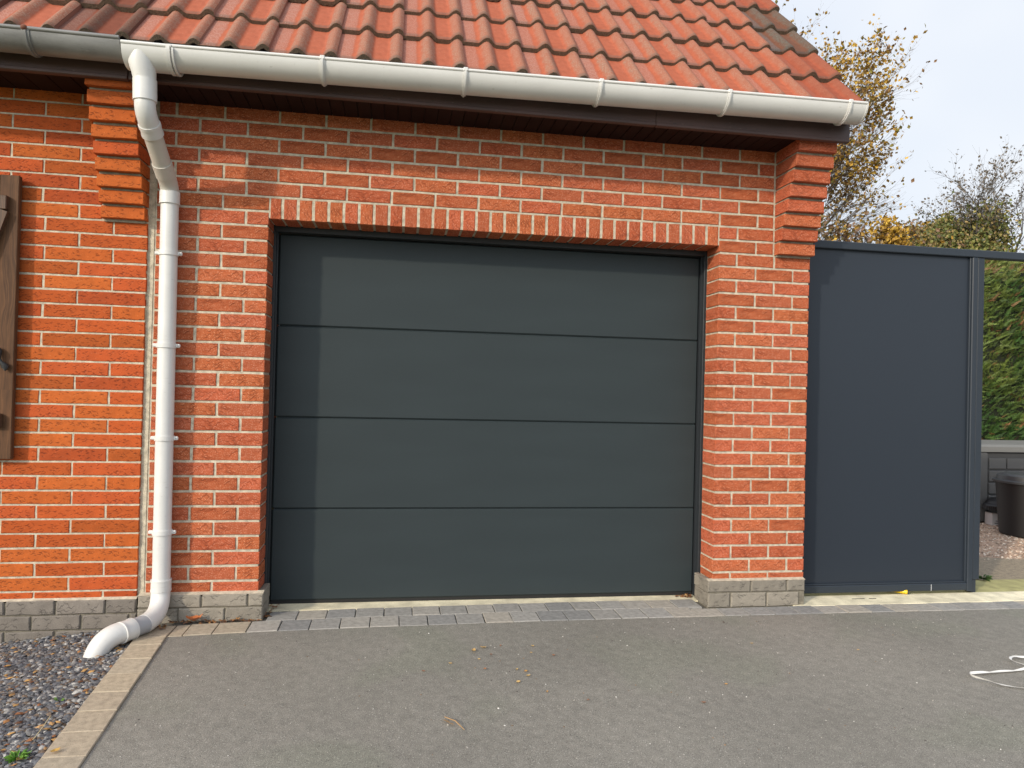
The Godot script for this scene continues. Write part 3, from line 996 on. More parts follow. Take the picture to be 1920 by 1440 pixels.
# ------------------------------------------------------------------ ground
func edge_z(x: float) -> float:                            # front edge of the paver row, where the asphalt begins
	var t := [[-0.36, 0.25], [0.08, 0.2135], [0.45, 0.1995], [0.83, 0.185], [1.4, 0.172], [2.2, 0.169], [3.0, 0.172], [4.2, 0.184], [14.0, 0.28]]
	for i in t.size() - 1:
		if x <= t[i + 1][0]: return lerpf(t[i][1], t[i + 1][1], clampf((x - t[i][0]) / (t[i + 1][0] - t[i][0]), 0, 1))
	return 0.28


func kerb_x(z: float) -> float:                            # the line where the kerb meets the asphalt
	return -0.3735 + 0.0885 * z


func gravel_y(x: float, z: float) -> float:
	return -0.014 - 0.105 * maxf(0.0, -0.50 + 0.05 * z - x) / (1.0 + maxf(0.0, z - 0.4) * 0.6)


func build_ground() -> void:
	var st := begin()
	quad(st, Vector3(-150, -0.35, 120), Vector3(150, -0.35, 120), Vector3(150, -0.35, -200), Vector3(-150, -0.35, -200))
	var gr := obj("ground", st.commit(), M.soil)
	tag(gr, "bare earthy ground reaching away behind the gate and trees", "ground", "", "structure")
	# asphalt
	st = begin()
	var nx := 70
	var nz := 30
	var grid := []
	for i in nx + 1:
		var s := i / float(nx)
		var x0 := -0.352 + (s * 0.3 + s * s * 0.7) * 14.0
		var col := []
		for j in nz + 1:
			var t := j / float(nz)
			var z0 := edge_z(x0) + 0.004
			var z := z0 + t * t * 11.0
			var x := x0 + (kerb_x(z) + 0.352) * (1.0 - s)
			if j == 0: z += rng.randf_range(-0.004, 0.003)
			col.append(Vector3(x, 0.0, z))
		grid.append(col)
	for i in nx:
		for j in nz:
			var q := [grid[i][j], grid[i][j + 1], grid[i + 1][j + 1], grid[i + 1][j]]
			for k: int in [0, 2, 1, 0, 3, 2]:
				var p: Vector3 = q[k]
				st.set_normal(Vector3.UP)
				st.set_uv(Vector2(p.x, p.z) * 0.5)
				st.set_uv2(Vector2(p.x + 1.0, p.z) / 5.0)
				st.add_vertex(p)
	var asphalt := obj("driveway", st.commit(), M.asphalt)
	tag(asphalt, "worn grey asphalt driveway in front of the garage door", "driveway", "", "structure")
	# bedding under the pavers, then each paver
	var bed := begin()
	box(bed, Vector3(-0.60, -0.08, -0.12), Vector3(2.40, -0.009, 0.30))
	box(bed, Vector3(2.401, -0.08, 0.02), Vector3(8.0, -0.009, 0.27))
	var row_ := obj("paver_edging", bed.commit(), M.joint_sand)
	tag(row_, "two rows of grey concrete pavers along the foot of the garage", "paving", "", "structure")
	var js := [-0.352, -0.2873, -0.1618, -0.0135]
	for i in 55: js.append(0.1285 + 0.1424 * i)
	for i in js.size() - 1:
		var a: float = js[i] + 0.002
		var b: float = js[i + 1] - 0.002
		if a > 7.8: break
		var depth := 0.152 if b < 2.4 else 0.126
		var p := PackedVector2Array([Vector2(a, edge_z(a)), Vector2(b, edge_z(b)), Vector2(b, edge_z(b) - depth), Vector2(a, edge_z(a) - depth)])
		var set_: Array = M.paver_tan if i < 3 else M.pavers
		paver(row_, p, set_[rng.randi() % set_.size()])
	js = [0.047]
	for i in 16: js.append(0.1905 + 0.1438 * i)
	js.append(2.363)
	for i in js.size() - 1:
		if js[i + 1] - js[i] < 0.03: continue
		var a: float = js[i] + 0.002
		var b: float = js[i + 1] - 0.002
		paver(row_, PackedVector2Array([Vector2(a, edge_z(a) - 0.155), Vector2(b, edge_z(b) - 0.155), Vector2(b, edge_z(b) - 0.155 - 0.142), Vector2(a, edge_z(a) - 0.155 - 0.142)]), M.pavers[rng.randi() % 6])
	# kerb of tan pavers beside the gravel
	bed = begin()
	box(bed, Vector3(-0.47, -0.12, 0.30), Vector3(-0.36, -0.012, 0.6))
	var kb := obj("kerb", bed.commit(), M.joint_sand)
	tag(kb, "row of tan concrete pavers edging the gravel bed", "kerb", "", "structure")
	var zs := [0.262, 0.364, 0.531, 0.688, 0.863, 1.02, 1.173, 1.335]
	for i in 16: zs.append(1.335 + 0.16 * (i + 1))
	for i in zs.size() - 1:
		var z0: float = zs[i] + 0.0015
		var z1: float = zs[i + 1] - 0.0015
		var p := PackedVector2Array([Vector2(kerb_x(z1) - 0.132, z1), Vector2(kerb_x(z1) - 0.001, z1), Vector2(kerb_x(z0) - 0.001, z0), Vector2(kerb_x(z0) - 0.132, z0)])
		paver(kb, p, M.paver_tan[rng.randi() % 4], 0.008)
	paver(kb, PackedVector2Array([Vector2(-0.500, 0.259), Vector2(-0.354, 0.252), Vector2(-0.354, 0.105), Vector2(-0.44, 0.105)]), M.paver_tan[1], 0.006)
	# concrete
	st = begin()
	box(st, Vector3(0.0, -0.1, -0.40), Vector3(OPEN_W, -0.001, -0.115))
	var slab := obj("threshold", st.commit(), M.concrete)
	tag(slab, "pale concrete threshold strip under the garage door", "concrete", "", "structure")
	st = begin()
	box(st, Vector3(2.88, -0.1, -0.137), Vector3(8.0, 0.003, 0.0455), 0.003)
	var ap := obj("gate_apron", st.commit(), M.concrete)
	tag(ap, "pale yellowish concrete strip under the metal gate", "concrete", "", "structure")
	obj("apron_rear_strip", box_mesh(Vector3(2.95, -0.1, -0.415), Vector3(8.0, -0.001, -0.143), 0.003), M.concrete_moss, ap)
	for q: Array in [[3.30, 3.38], [3.41, 3.455]]:
		obj("slot", box_mesh(Vector3(q[0], 0.0, -0.062), Vector3(q[1], 0.0045, -0.055)), M.gap, ap)
	# garden behind the gate
	st = begin()
	var gp := PackedVector2Array([Vector2(2.95, -0.417), Vector2(12, -0.417), Vector2(12, -0.72), Vector2(5.6, -0.87), Vector2(5.0, -1.05), Vector2(2.95, -1.25)])
	flat(st, gp, -0.004)
	var path := obj("garden_path", st.commit(), M.garden)
	tag(path, "rough brownish cement path just inside the gate opening", "path", "", "structure")
	st = begin()
	flat(st, PackedVector2Array([Vector2(2.95, -0.42), Vector2(20, -0.42), Vector2(20, -9), Vector2(2.95, -9)]), -0.009)
	var pg := obj("garden_gravel", st.commit(), M.pink_gravel)
	tag(pg, "pinkish fine gravel ground of the garden behind the gate", "gravel ground", "", "structure")
	stones("garden_pebbles", 5000, func(r: RandomNumberGenerator) -> Vector3: return Vector3(r.randf_range(4.2, 7.2), -0.006, r.randf_range(-2.4, -0.95)), 0.0045, 0.011,
		[Color(0.46, 0.34, 0.25), Color(0.58, 0.45, 0.35), Color(0.36, 0.25, 0.18), Color(0.62, 0.55, 0.46), Color(0.26, 0.2, 0.15)], "scattered pinkish pebbles on the garden ground behind the gate", "pebbles")
	# gravel bed on the left
	st = begin()
	for i in 12:
		for j in 12:
			var v := []
			for q: Vector2 in [Vector2(0, 0), Vector2(0, 1), Vector2(1, 1), Vector2(1, 0)]:
				var z := 0.02 + (j + q.y) * 0.3
				var x := lerpf(-3.2, kerb_x(z) - 0.10, (i + q.x) / 12.0)
				v.append(Vector3(x, gravel_y(x, z) - 0.012, z))
			quad(st, v[0], v[1], v[2], v[3])
	var gb := obj("gravel_bed", st.commit(), M.soil)
	tag(gb, "dark earth under the gravel beside the house", "ground", "", "structure")
	stones("gravel", 24000, func(r: RandomNumberGenerator) -> Vector3:
		var z := 0.03 + pow(r.randf(), 0.9) * 1.75
		var x := kerb_x(z) - 0.137 - r.randf() * 1.0
		if z < 0.26: x = minf(x, -0.50)
		return Vector3(x, gravel_y(x, z) + r.randf_range(-0.006, 0.004), z), 0.0065, 0.0125,
		[Color(0.075, 0.08, 0.09), Color(0.10, 0.105, 0.118), Color(0.13, 0.132, 0.14), Color(0.055, 0.057, 0.064), Color(0.19, 0.185, 0.18), Color(0.09, 0.085, 0.085), Color(0.34, 0.33, 0.31), Color(0.16, 0.115, 0.08), Color(0.12, 0.12, 0.13)],
		"dark blue grey slate gravel filling the bed beside the house", "gravel")


func flat(st: SurfaceTool, p: PackedVector2Array, y: float) -> void:
	var idx := Geometry2D.triangulate_polygon(p)
	for i in range(0, idx.size(), 3):
		var a := Vector3(p[idx[i]].x, y, p[idx[i]].y)
		var b := Vector3(p[idx[i + 1]].x, y, p[idx[i + 1]].y)
		var c := Vector3(p[idx[i + 2]].x, y, p[idx[i + 2]].y)
		if (b - a).cross(c - a).y < 0: tri(st, a, c, b)
		else: tri(st, a, b, c)


func paver(parent: Node3D, p: PackedVector2Array, m: Material, top := 0.003) -> void:    # p counter-clockwise seen from above: front left, front right, back right, back left
	var st := begin()
	var mid := Vector2.ZERO
	for q in p: mid += q / 4.0
	var ch := 0.0025
	top += rng.randf_range(-0.0015, 0.0015)
	var a := []; var b := []; var c := []
	for q in p:
		var j := q + Vector2(rng.randf_range(-1, 1), rng.randf_range(-1, 1)) * 0.0012
		var ins := j + Vector2(signf(mid.x - j.x), signf(mid.y - j.y)) * ch
		a.append(Vector3(ins.x, top + rng.randf_range(-0.0007, 0.0007), ins.y))
		b.append(Vector3(j.x, top - ch, j.y))
		c.append(Vector3(j.x, -0.06, j.y))
	var from := Vector3(mid.x, -0.03, mid.y)
	out_quad(st, a, from)
	for i in 4:
		var k := (i + 1) % 4
		out_quad(st, [b[i], b[k], a[k], a[i]], from)
		out_quad(st, [c[i], c[k], b[k], b[i]], from)
	obj("paver", st.commit(), m, parent)


func stone_mesh() -> ArrayMesh:
	var st := begin()
	var r := RandomNumberGenerator.new(); r.seed = 77
	var v := []
	var g := (1.0 + sqrt(5.0)) / 2.0
	for q: Vector3 in [Vector3(-1, g, 0), Vector3(1, g, 0), Vector3(-1, -g, 0), Vector3(1, -g, 0), Vector3(0, -1, g), Vector3(0, 1, g), Vector3(0, -1, -g), Vector3(0, 1, -g), Vector3(g, 0, -1), Vector3(g, 0, 1), Vector3(-g, 0, -1), Vector3(-g, 0, 1)]:
		var n := q.normalized() * r.randf_range(0.72, 1.12)
		v.append(Vector3(n.x * 1.15, n.y * 0.62, n.z * 0.9))
	for f: Array in [[0, 11, 5], [0, 5, 1], [0, 1, 7], [0, 7, 10], [0, 10, 11], [1, 5, 9], [5, 11, 4], [11, 10, 2], [10, 7, 6], [7, 1, 8], [3, 9, 4], [3, 4, 2], [3, 2, 6], [3, 6, 8], [3, 8, 9], [4, 9, 5], [2, 4, 11], [6, 2, 10], [8, 6, 7], [9, 8, 1]]:
		out_tri(st, v[f[0]], v[f[1]], v[f[2]], Vector3.ZERO)
	return st.commit()


func multi(called: String, mesh: Mesh, m: Material, tf: Array, cols: Array, parent: Node = self) -> MultiMeshInstance3D:
	var mm := MultiMesh.new()
	mm.transform_format = MultiMesh.TRANSFORM_3D
	mm.use_colors = true
	mm.mesh = mesh
	mm.instance_count = tf.size()
	for i in tf.size():
		mm.set_instance_transform(i, tf[i])
		mm.set_instance_color(i, cols[i])
	var o := MultiMeshInstance3D.new()
	o.name = numbered(parent, called)
	o.multimesh = mm
	o.material_override = m
	parent.add_child(o, true)
	o.set_meta("kind", "stuff")
	return o


func stones(called: String, count: int, where: Callable, r0: float, r1: float, palette: Array, label: String, category: String) -> void:
	var r := RandomNumberGenerator.new(); r.seed = hash(called)
	var tf := []
	var cols := []
	for i in count:
		var p: Vector3 = where.call(r)
		var b := Basis.from_euler(Vector3(r.randf_range(-0.5, 0.5), r.randf() * TAU, r.randf_range(-0.5, 0.5)))
		var s := r.randf_range(r0, r1)
		tf.append(Transform3D(b.scaled(Vector3(s * r.randf_range(0.8, 1.3), s, s * r.randf_range(0.8, 1.2))), p))
		var c: Color = palette[r.randi() % palette.size()]
		cols.append(c * r.randf_range(0.75, 1.25))
	if not cache.has("stone"): cache["stone"] = stone_mesh()
	var o := multi(called, cache["stone"], M.tinted, tf, cols)
	tag(o, label, category, "", "stuff")


# ------------------------------------------------------------------ gate
func build_gate() -> void:
	var g := thing("metal_gate", "dark grey metal gate panel and overhead beam right of the garage", "gate", Vector3(3.0, 0, -0.13))
	var o := Vector3(3.0, 0, -0.13)
	var add := func(called: String, lo: Vector3, hi: Vector3, ch: float, m: Material) -> MeshInstance3D:
		return obj(called, box_mesh(lo - o, hi - o, ch), m, g)
	add.call("panel", Vector3(2.965, 0.06, -0.162), Vector3(4.125, 2.058, -0.146), 0.0, M.gate_panel)
	add.call("bottom_rail", Vector3(2.965, 0.0205, -0.172), Vector3(4.1125, 0.0635, -0.122), 0.004, M.gate)
	add.call("bead", Vector3(2.965, 0.0637, -0.146), Vector3(4.112, 0.0725, -0.131), 0.002, M.gate)
	add.call("stile", Vector3(4.113, 0.0125, -0.172), Vector3(4.150, 2.0512, -0.121), 0.004, M.gate)
	add.call("bead", Vector3(4.104, 0.0727, -0.146), Vector3(4.1128, 2.051, -0.132), 0.002, M.gate)
	add.call("post", Vector3(4.153, 0.082, -0.19), Vector3(4.200, 2.0512, -0.127), 0.004, M.gate)
	add.call("post_foot", Vector3(4.150, 0.0035, -0.18), Vector3(4.182, 0.0815, -0.133), 0.002, M.gate)
	add.call("top_beam", Vector3(2.965, 2.0515, -0.175), Vector3(7.4, 2.0975, -0.12), 0.004, M.gate)
	add.call("end_post", Vector3(7.4, 0.0035, -0.19), Vector3(7.46, 2.0965, -0.12), 0.004, M.gate)
	add.call("scratch", Vector3(3.866, 0.022, -0.1225), Vector3(3.869, 0.060, -0.1212), 0.0, M.scratch)
	add.call("stop_bracket", Vector3(2.962, 0.0, -0.20), Vector3(3.02, 0.0195, -0.14), 0.0, M.gap)


# ------------------------------------------------------------------ garden things
func build_garden() -> void:
	# storage box
	var b := thing("storage_box", "grey plastic garden storage box standing against the hedge behind the gate", "storage box", Vector3(6.25, 0, -2.38))
	var w := 1.25
	obj("body", box_mesh(Vector3(0.02, 0.0, -0.62), Vector3(w - 0.02, 0.68, -0.025), 0.01), M.box_dark, b)
	var lid := begin()
	var prof := [[0.0, 0.685], [0.0, 0.735], [-0.03, 0.756], [-0.30, 0.785], [-0.60, 0.756], [-0.64, 0.735], [-0.64, 0.685]]
	for i in prof.size() - 1:
		var p: Array = prof[i]
		var q: Array = prof[i + 1]
		quad(lid, Vector3(-0.015, p[1], p[0]), Vector3(w + 0.015, p[1], p[0]), Vector3(w + 0.015, q[1], q[0]), Vector3(-0.015, q[1], q[0]))
	for x: float in [-0.015, w + 0.015]:
		for i in range(1, prof.size() - 1):
			out_tri(lid, Vector3(x, prof[0][1], prof[0][0]), Vector3(x, prof[i][1], prof[i][0]), Vector3(x, prof[i + 1][1], prof[i + 1][0]), Vector3(w / 2, 0.7, -0.3))
	quad(lid, Vector3(-0.015, 0.685, -0.64), Vector3(w + 0.015, 0.685, -0.64), Vector3(w + 0.015, 0.685, 0), Vector3(-0.015, 0.685, 0))
	obj("lid", lid.commit(), M.box_lid, b)
	for x: float in [0.0, w - 0.11]:
		obj("corner_column", box_mesh(Vector3(x, 0.0, -0.63), Vector3(x + 0.11, 0.683, 0.0), 0.018), M.box_plastic, b)
	for i in 5:
		for k in 5:
			var x0 := 0.125 + k * 0.202
			var y0 := 0.03 + i * 0.122
			obj("front_panel", box_mesh(Vector3(x0, y0, -0.03), Vector3(x0 + 0.19, y0 + 0.105, -0.012), 0.006), M.box_plastic, b)
	# black tub with lid
	var t := thing("plastic_tub", "black plastic tub with a grey lid on the gravel at the right edge", "tub", Vector3(6.255, -0.005, -1.80))
	obj("body", lathe([Vector2(0.0, 0.0), Vector2(0.232, 0.0), Vector2(0.240, 0.012), Vector2(0.272, 0.47), Vector2(0.258, 0.47), Vector2(0.24, 0.03), Vector2(0.0, 0.03)], 56), M.black_plastic, t)
	obj("lid", lathe([Vector2(0.280, 0.462), Vector2(0.295, 0.465), Vector2(0.297, 0.482), Vector2(0.268, 0.492), Vector2(0.264, 0.526), Vector2(0.245, 0.532), Vector2(0.236, 0.528), Vector2(0.225, 0.540), Vector2(0.10, 0.549), Vector2(0.0, 0.549)], 56), M.lid_plastic, t)
	# carton with the ribbed lid on it
	var c := thing("carton", "small pale carton with a yellow edge on the ground beside the tub", "carton", Vector3(6.30, -0.009, -2.27), Basis(Vector3.UP, -0.12))
	obj("carton_body", box_mesh(Vector3(0, 0, -0.1), Vector3(0.135, 0.118, 0.0), 0.002), M.carton, c)
	obj("yellow_side", box_mesh(Vector3(0.1355, 0, -0.1), Vector3(0.172, 0.112, 0.0), 0.002), M.carton_yellow, c)
	obj("print_line", box_mesh(Vector3(0.035, 0.040, 0.0), Vector3(0.095, 0.047, 0.0008)), M.ink, c)
	obj("print_line", box_mesh(Vector3(0.025, 0.019, 0.0), Vector3(0.12, 0.027, 0.0008)), M.ink, c)
	var l := thing("round_lid", "round black ribbed lid lying on the carton behind the tub", "lid", Vector3(6.45, 0.125, -2.30), Basis(Vector3(0, 0, 1), 0.05))
	obj("dome", lathe([Vector2(0.0, 0.012), Vector2(0.10, 0.012), Vector2(0.17, 0.02), Vector2(0.175, 0.062), Vector2(0.165, 0.074), Vector2(0.15, 0.082), Vector2(0.135, 0.105), Vector2(0.11, 0.119), Vector2(0.06, 0.124), Vector2(0.0, 0.125)], 48), M.black_plastic, l)
	var ribs := begin()
	for k in 60:
		var a := TAU * k / 60.0
		var d := Vector3(cos(a), 0, sin(a))
		var s := Vector3(-sin(a), 0, cos(a)) * 0.003
		var p := d * 0.1725
		var q := d * 0.179
		out_quad(ribs, [q - s + Vector3(0, 0.022, 0), q + s + Vector3(0, 0.022, 0), q + s + Vector3(0, 0.060, 0), q - s + Vector3(0, 0.060, 0)], Vector3.ZERO)
		for e: float in [-1.0, 1.0]:
			out_quad(ribs, [p + s * e + Vector3(0, 0.022, 0), q + s * e + Vector3(0, 0.022, 0), q + s * e + Vector3(0, 0.060, 0), p + s * e + Vector3(0, 0.060, 0)], d * 0.175)
	obj("rib_ring", ribs.commit(), M.lid_plastic, l)
	# a single leaf blade rising behind the tub
	var bl := begin()
	var prev := []
	for i in 9:
		var k := i / 8.0
		var p := Vector3(0.01 + 0.035 * k + 0.03 * k * k, 0.62 * k, 0.02 * k)
		var wd := 0.014 * sin(PI * clampf(0.25 + 0.75 * k, 0, 0.98)) + (0.006 * k)
		if i: quad(bl, prev[0], prev[1], p + Vector3(wd, 0, 0.004), p - Vector3(wd, 0, -0.004))
		prev = [p - Vector3(wd, 0, -0.004), p + Vector3(wd, 0, 0.004)]
	var blade := obj("plant_blade", bl.commit(), M.blade, self, Vector3(6.42, -0.009, -2.08))
	tag(blade, "single yellowish green leaf blade standing up behind the tub lid", "plant")


func spray_mesh() -> ArrayMesh:                            # a flat conifer spray
	var st := begin()
	for i in 6:
		var y := 0.14 * i
		var l := 0.24 * (1.0 - i / 7.5)
		for s: float in [-1.0, 1.0]:
			var a := Vector3(0, y, 0)
			var b := Vector3(s * l * 0.8, y + l * 0.75, 0.05 * sin(i * 2.0))
			var wv := Vector3(0.026, -0.022 * s, 0)
			quad(st, a, a.lerp(b, 0.6) + wv, b, a.lerp(b, 0.6) - wv)
	quad(st, Vector3(-0.03, 0, 0), Vector3(0.03, 0, 0), Vector3(0.012, 1.0, 0.05), Vector3(-0.012, 1.0, 0.05))
	return st.commit()


func leaf_mesh() -> ArrayMesh:
	var st := begin()
	var a := Vector3(0, 0, 0)
	var t := Vector3(0, 1, -0.12)
	var m := Vector3(0, 0.5, 0.06)
	tri(st, a, Vector3(0.36, 0.45, -0.05), m)
	tri(st, m, Vector3(0.36, 0.45, -0.05), t)
	tri(st, a, m, Vector3(-0.36, 0.45, -0.05))
	tri(st, m, t, Vector3(-0.36, 0.45, -0.05))
	return st.commit()


func build_hedge() -> void:
	var g := thing("hedge", "tall clipped green conifer hedge with some browned sprays behind the storage box", "hedge", Vector3(6.0, 0, -3.3))
	var x1 := 6.0
	var top := 2.86
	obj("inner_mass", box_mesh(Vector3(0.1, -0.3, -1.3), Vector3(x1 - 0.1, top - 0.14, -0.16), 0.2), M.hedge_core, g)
	var r := RandomNumberGenerator.new(); r.seed = 900
	var n := FastNoiseLite.new(); n.seed = 9; n.frequency = 1.6
	var tf := []
	var cols := []
	for i in 26000:
		var x := r.randf() * x1 if i % 3 else r.randf_range(0.4, 3.0)
		var y := r.randf_range(0.0, top)
		var bump := n.get_noise_2d(x * 1.4, y * 1.4)
		var z := -0.10 + 0.12 * bump - r.randf() * 0.14
		var up := false
		if r.randf() < 0.1:
			y = top + 0.05 * bump - 0.08
			z = r.randf_range(-1.25, -0.05)
			up = true
		var out := Vector3(r.randf_range(-0.7, 0.7), r.randf_range(-0.1, 1.0), r.randf_range(0.45, 1.0)).normalized()
		if up: out = Vector3(r.randf_range(-0.5, 0.5), 1.0, r.randf_range(-0.5, 0.5)).normalized()
		var side := out.cross(Vector3(r.randf_range(-1, 1), r.randf_range(-0.3, 0.3), r.randf_range(-1, 1))).normalized()
		var s := r.randf_range(0.06, 0.14)
		tf.append(Transform3D(Basis(side, out, side.cross(out)).scaled(Vector3.ONE * s), Vector3(x, y, z)))
		var patch := n.get_noise_2d(x * 0.8 + 40.0, y * 0.8)
		var c := Color(0.040, 0.095, 0.022).lerp(Color(0.13, 0.17, 0.035), clampf(0.45 + patch * 1.1 + r.randf_range(-0.3, 0.3), 0, 1))
		if y > top - 0.3: c = c.lerp(Color(0.24, 0.24, 0.05), r.randf() * 0.7)
		if r.randf() < 0.05 + maxf(0.0, n.get_noise_2d(x * 1.1, y * 1.1 + 80.0) - 0.25) * 1.2: c = Color(0.20, 0.10, 0.045) * r.randf_range(0.6, 1.4)
		cols.append(c * r.randf_range(0.7, 1.9))
	multi("foliage", spray_mesh(), M.leafy, tf, cols, g)


var branch_pts := []
var branch_rad := []
var leaf_spots := []


func grow(r: RandomNumberGenerator, p: Vector3, d: Vector3, l: float, rad: float, depth: int, pull: Vector3, spread: float) -> void:
	var pts := [p]
	var rads := [rad]
	var n := 4
	var dir := d.normalized()
	for i in n:
		dir = (dir + Vector3(r.randf_range(-1, 1), r.randf_range(-1, 1), r.randf_range(-1, 1)) * 0.13 + pull * 0.10).normalized()
		p += dir * l / n
		pts.append(p)
		rads.append(rad * lerpf(1.0, 0.55, (i + 1.0) / n))
		if depth <= 1: leaf_spots.append([p, dir, depth])
		if depth > 0 and i > 0:
			var kids := 2 if depth > 2 else r.randi_range(1, 2)
			for k in kids:
				var axis := dir.cross(Vector3(r.randf_range(-1, 1), r.randf_range(-1, 1), r.randf_range(-1, 1))).normalized()
				var nd := dir.rotated(axis, r.randf_range(0.5, 1.0) * spread)
				grow(r, p, nd, l * r.randf_range(0.5, 0.72), rad * 0.5 * lerpf(1.0, 0.7, i / 4.0), depth - 1, pull, spread)
	branch_pts.append(pts)
	branch_rad.append(rads)


func tree(called: String, label: String, at: Vector3, stems: Array, depth: int, pull: Vector3, spread: float, sd: int, bark: Material, leaf_rule: Callable, group: String) -> void:
	var r := RandomNumberGenerator.new(); r.seed = sd
	branch_pts = []; branch_rad = []; leaf_spots = []
	var g := thing(called, label, "tree", at, Basis.IDENTITY, group)
	for s: Array in stems: grow(r, s[0], s[1], s[2], s[3], depth, pull, spread)
	var trunk := begin()
	var fork: Vector3 = stems[0][0]
	tube(trunk, PackedVector3Array([Vector3(0, -0.3, 0), Vector3(0.02, fork.y * 0.4, 0.03), fork]), PackedFloat32Array([stems[0][3] * 2.2, stems[0][3] * 1.7, stems[0][3] * 1.4]), 12)
	obj("trunk", trunk.commit(), bark, g)
	var st := begin()
	for i in branch_pts.size():
		var rr := PackedFloat32Array(branch_rad[i])
		tube(st, PackedVector3Array(branch_pts[i]), rr, 6 if rr[0] > 0.03 else 3, false)
	obj("branches", st.commit(), bark, g)
	var tf := []
	var cols := []
	for q: Array in leaf_spots:
		var made: Array = leaf_rule.call(r, q[0], q[2])
		for c: Array in made:
			var b := Basis.from_euler(Vector3(r.randf_range(-1.2, 1.2), r.randf() * TAU, r.randf_range(-1.2, 1.2))).scaled(Vector3.ONE * c[1])
			tf.append(Transform3D(b, q[0] + Vector3(r.randf_range(-1, 1), r.randf_range(-1, 1), r.randf_range(-1, 1)) * c[2]))
			cols.append(c[0])
	if not cache.has("leaf"): cache["leaf"] = leaf_mesh()
	if tf.size(): multi("leaves", cache["leaf"], M.leafy, tf, cols, g)


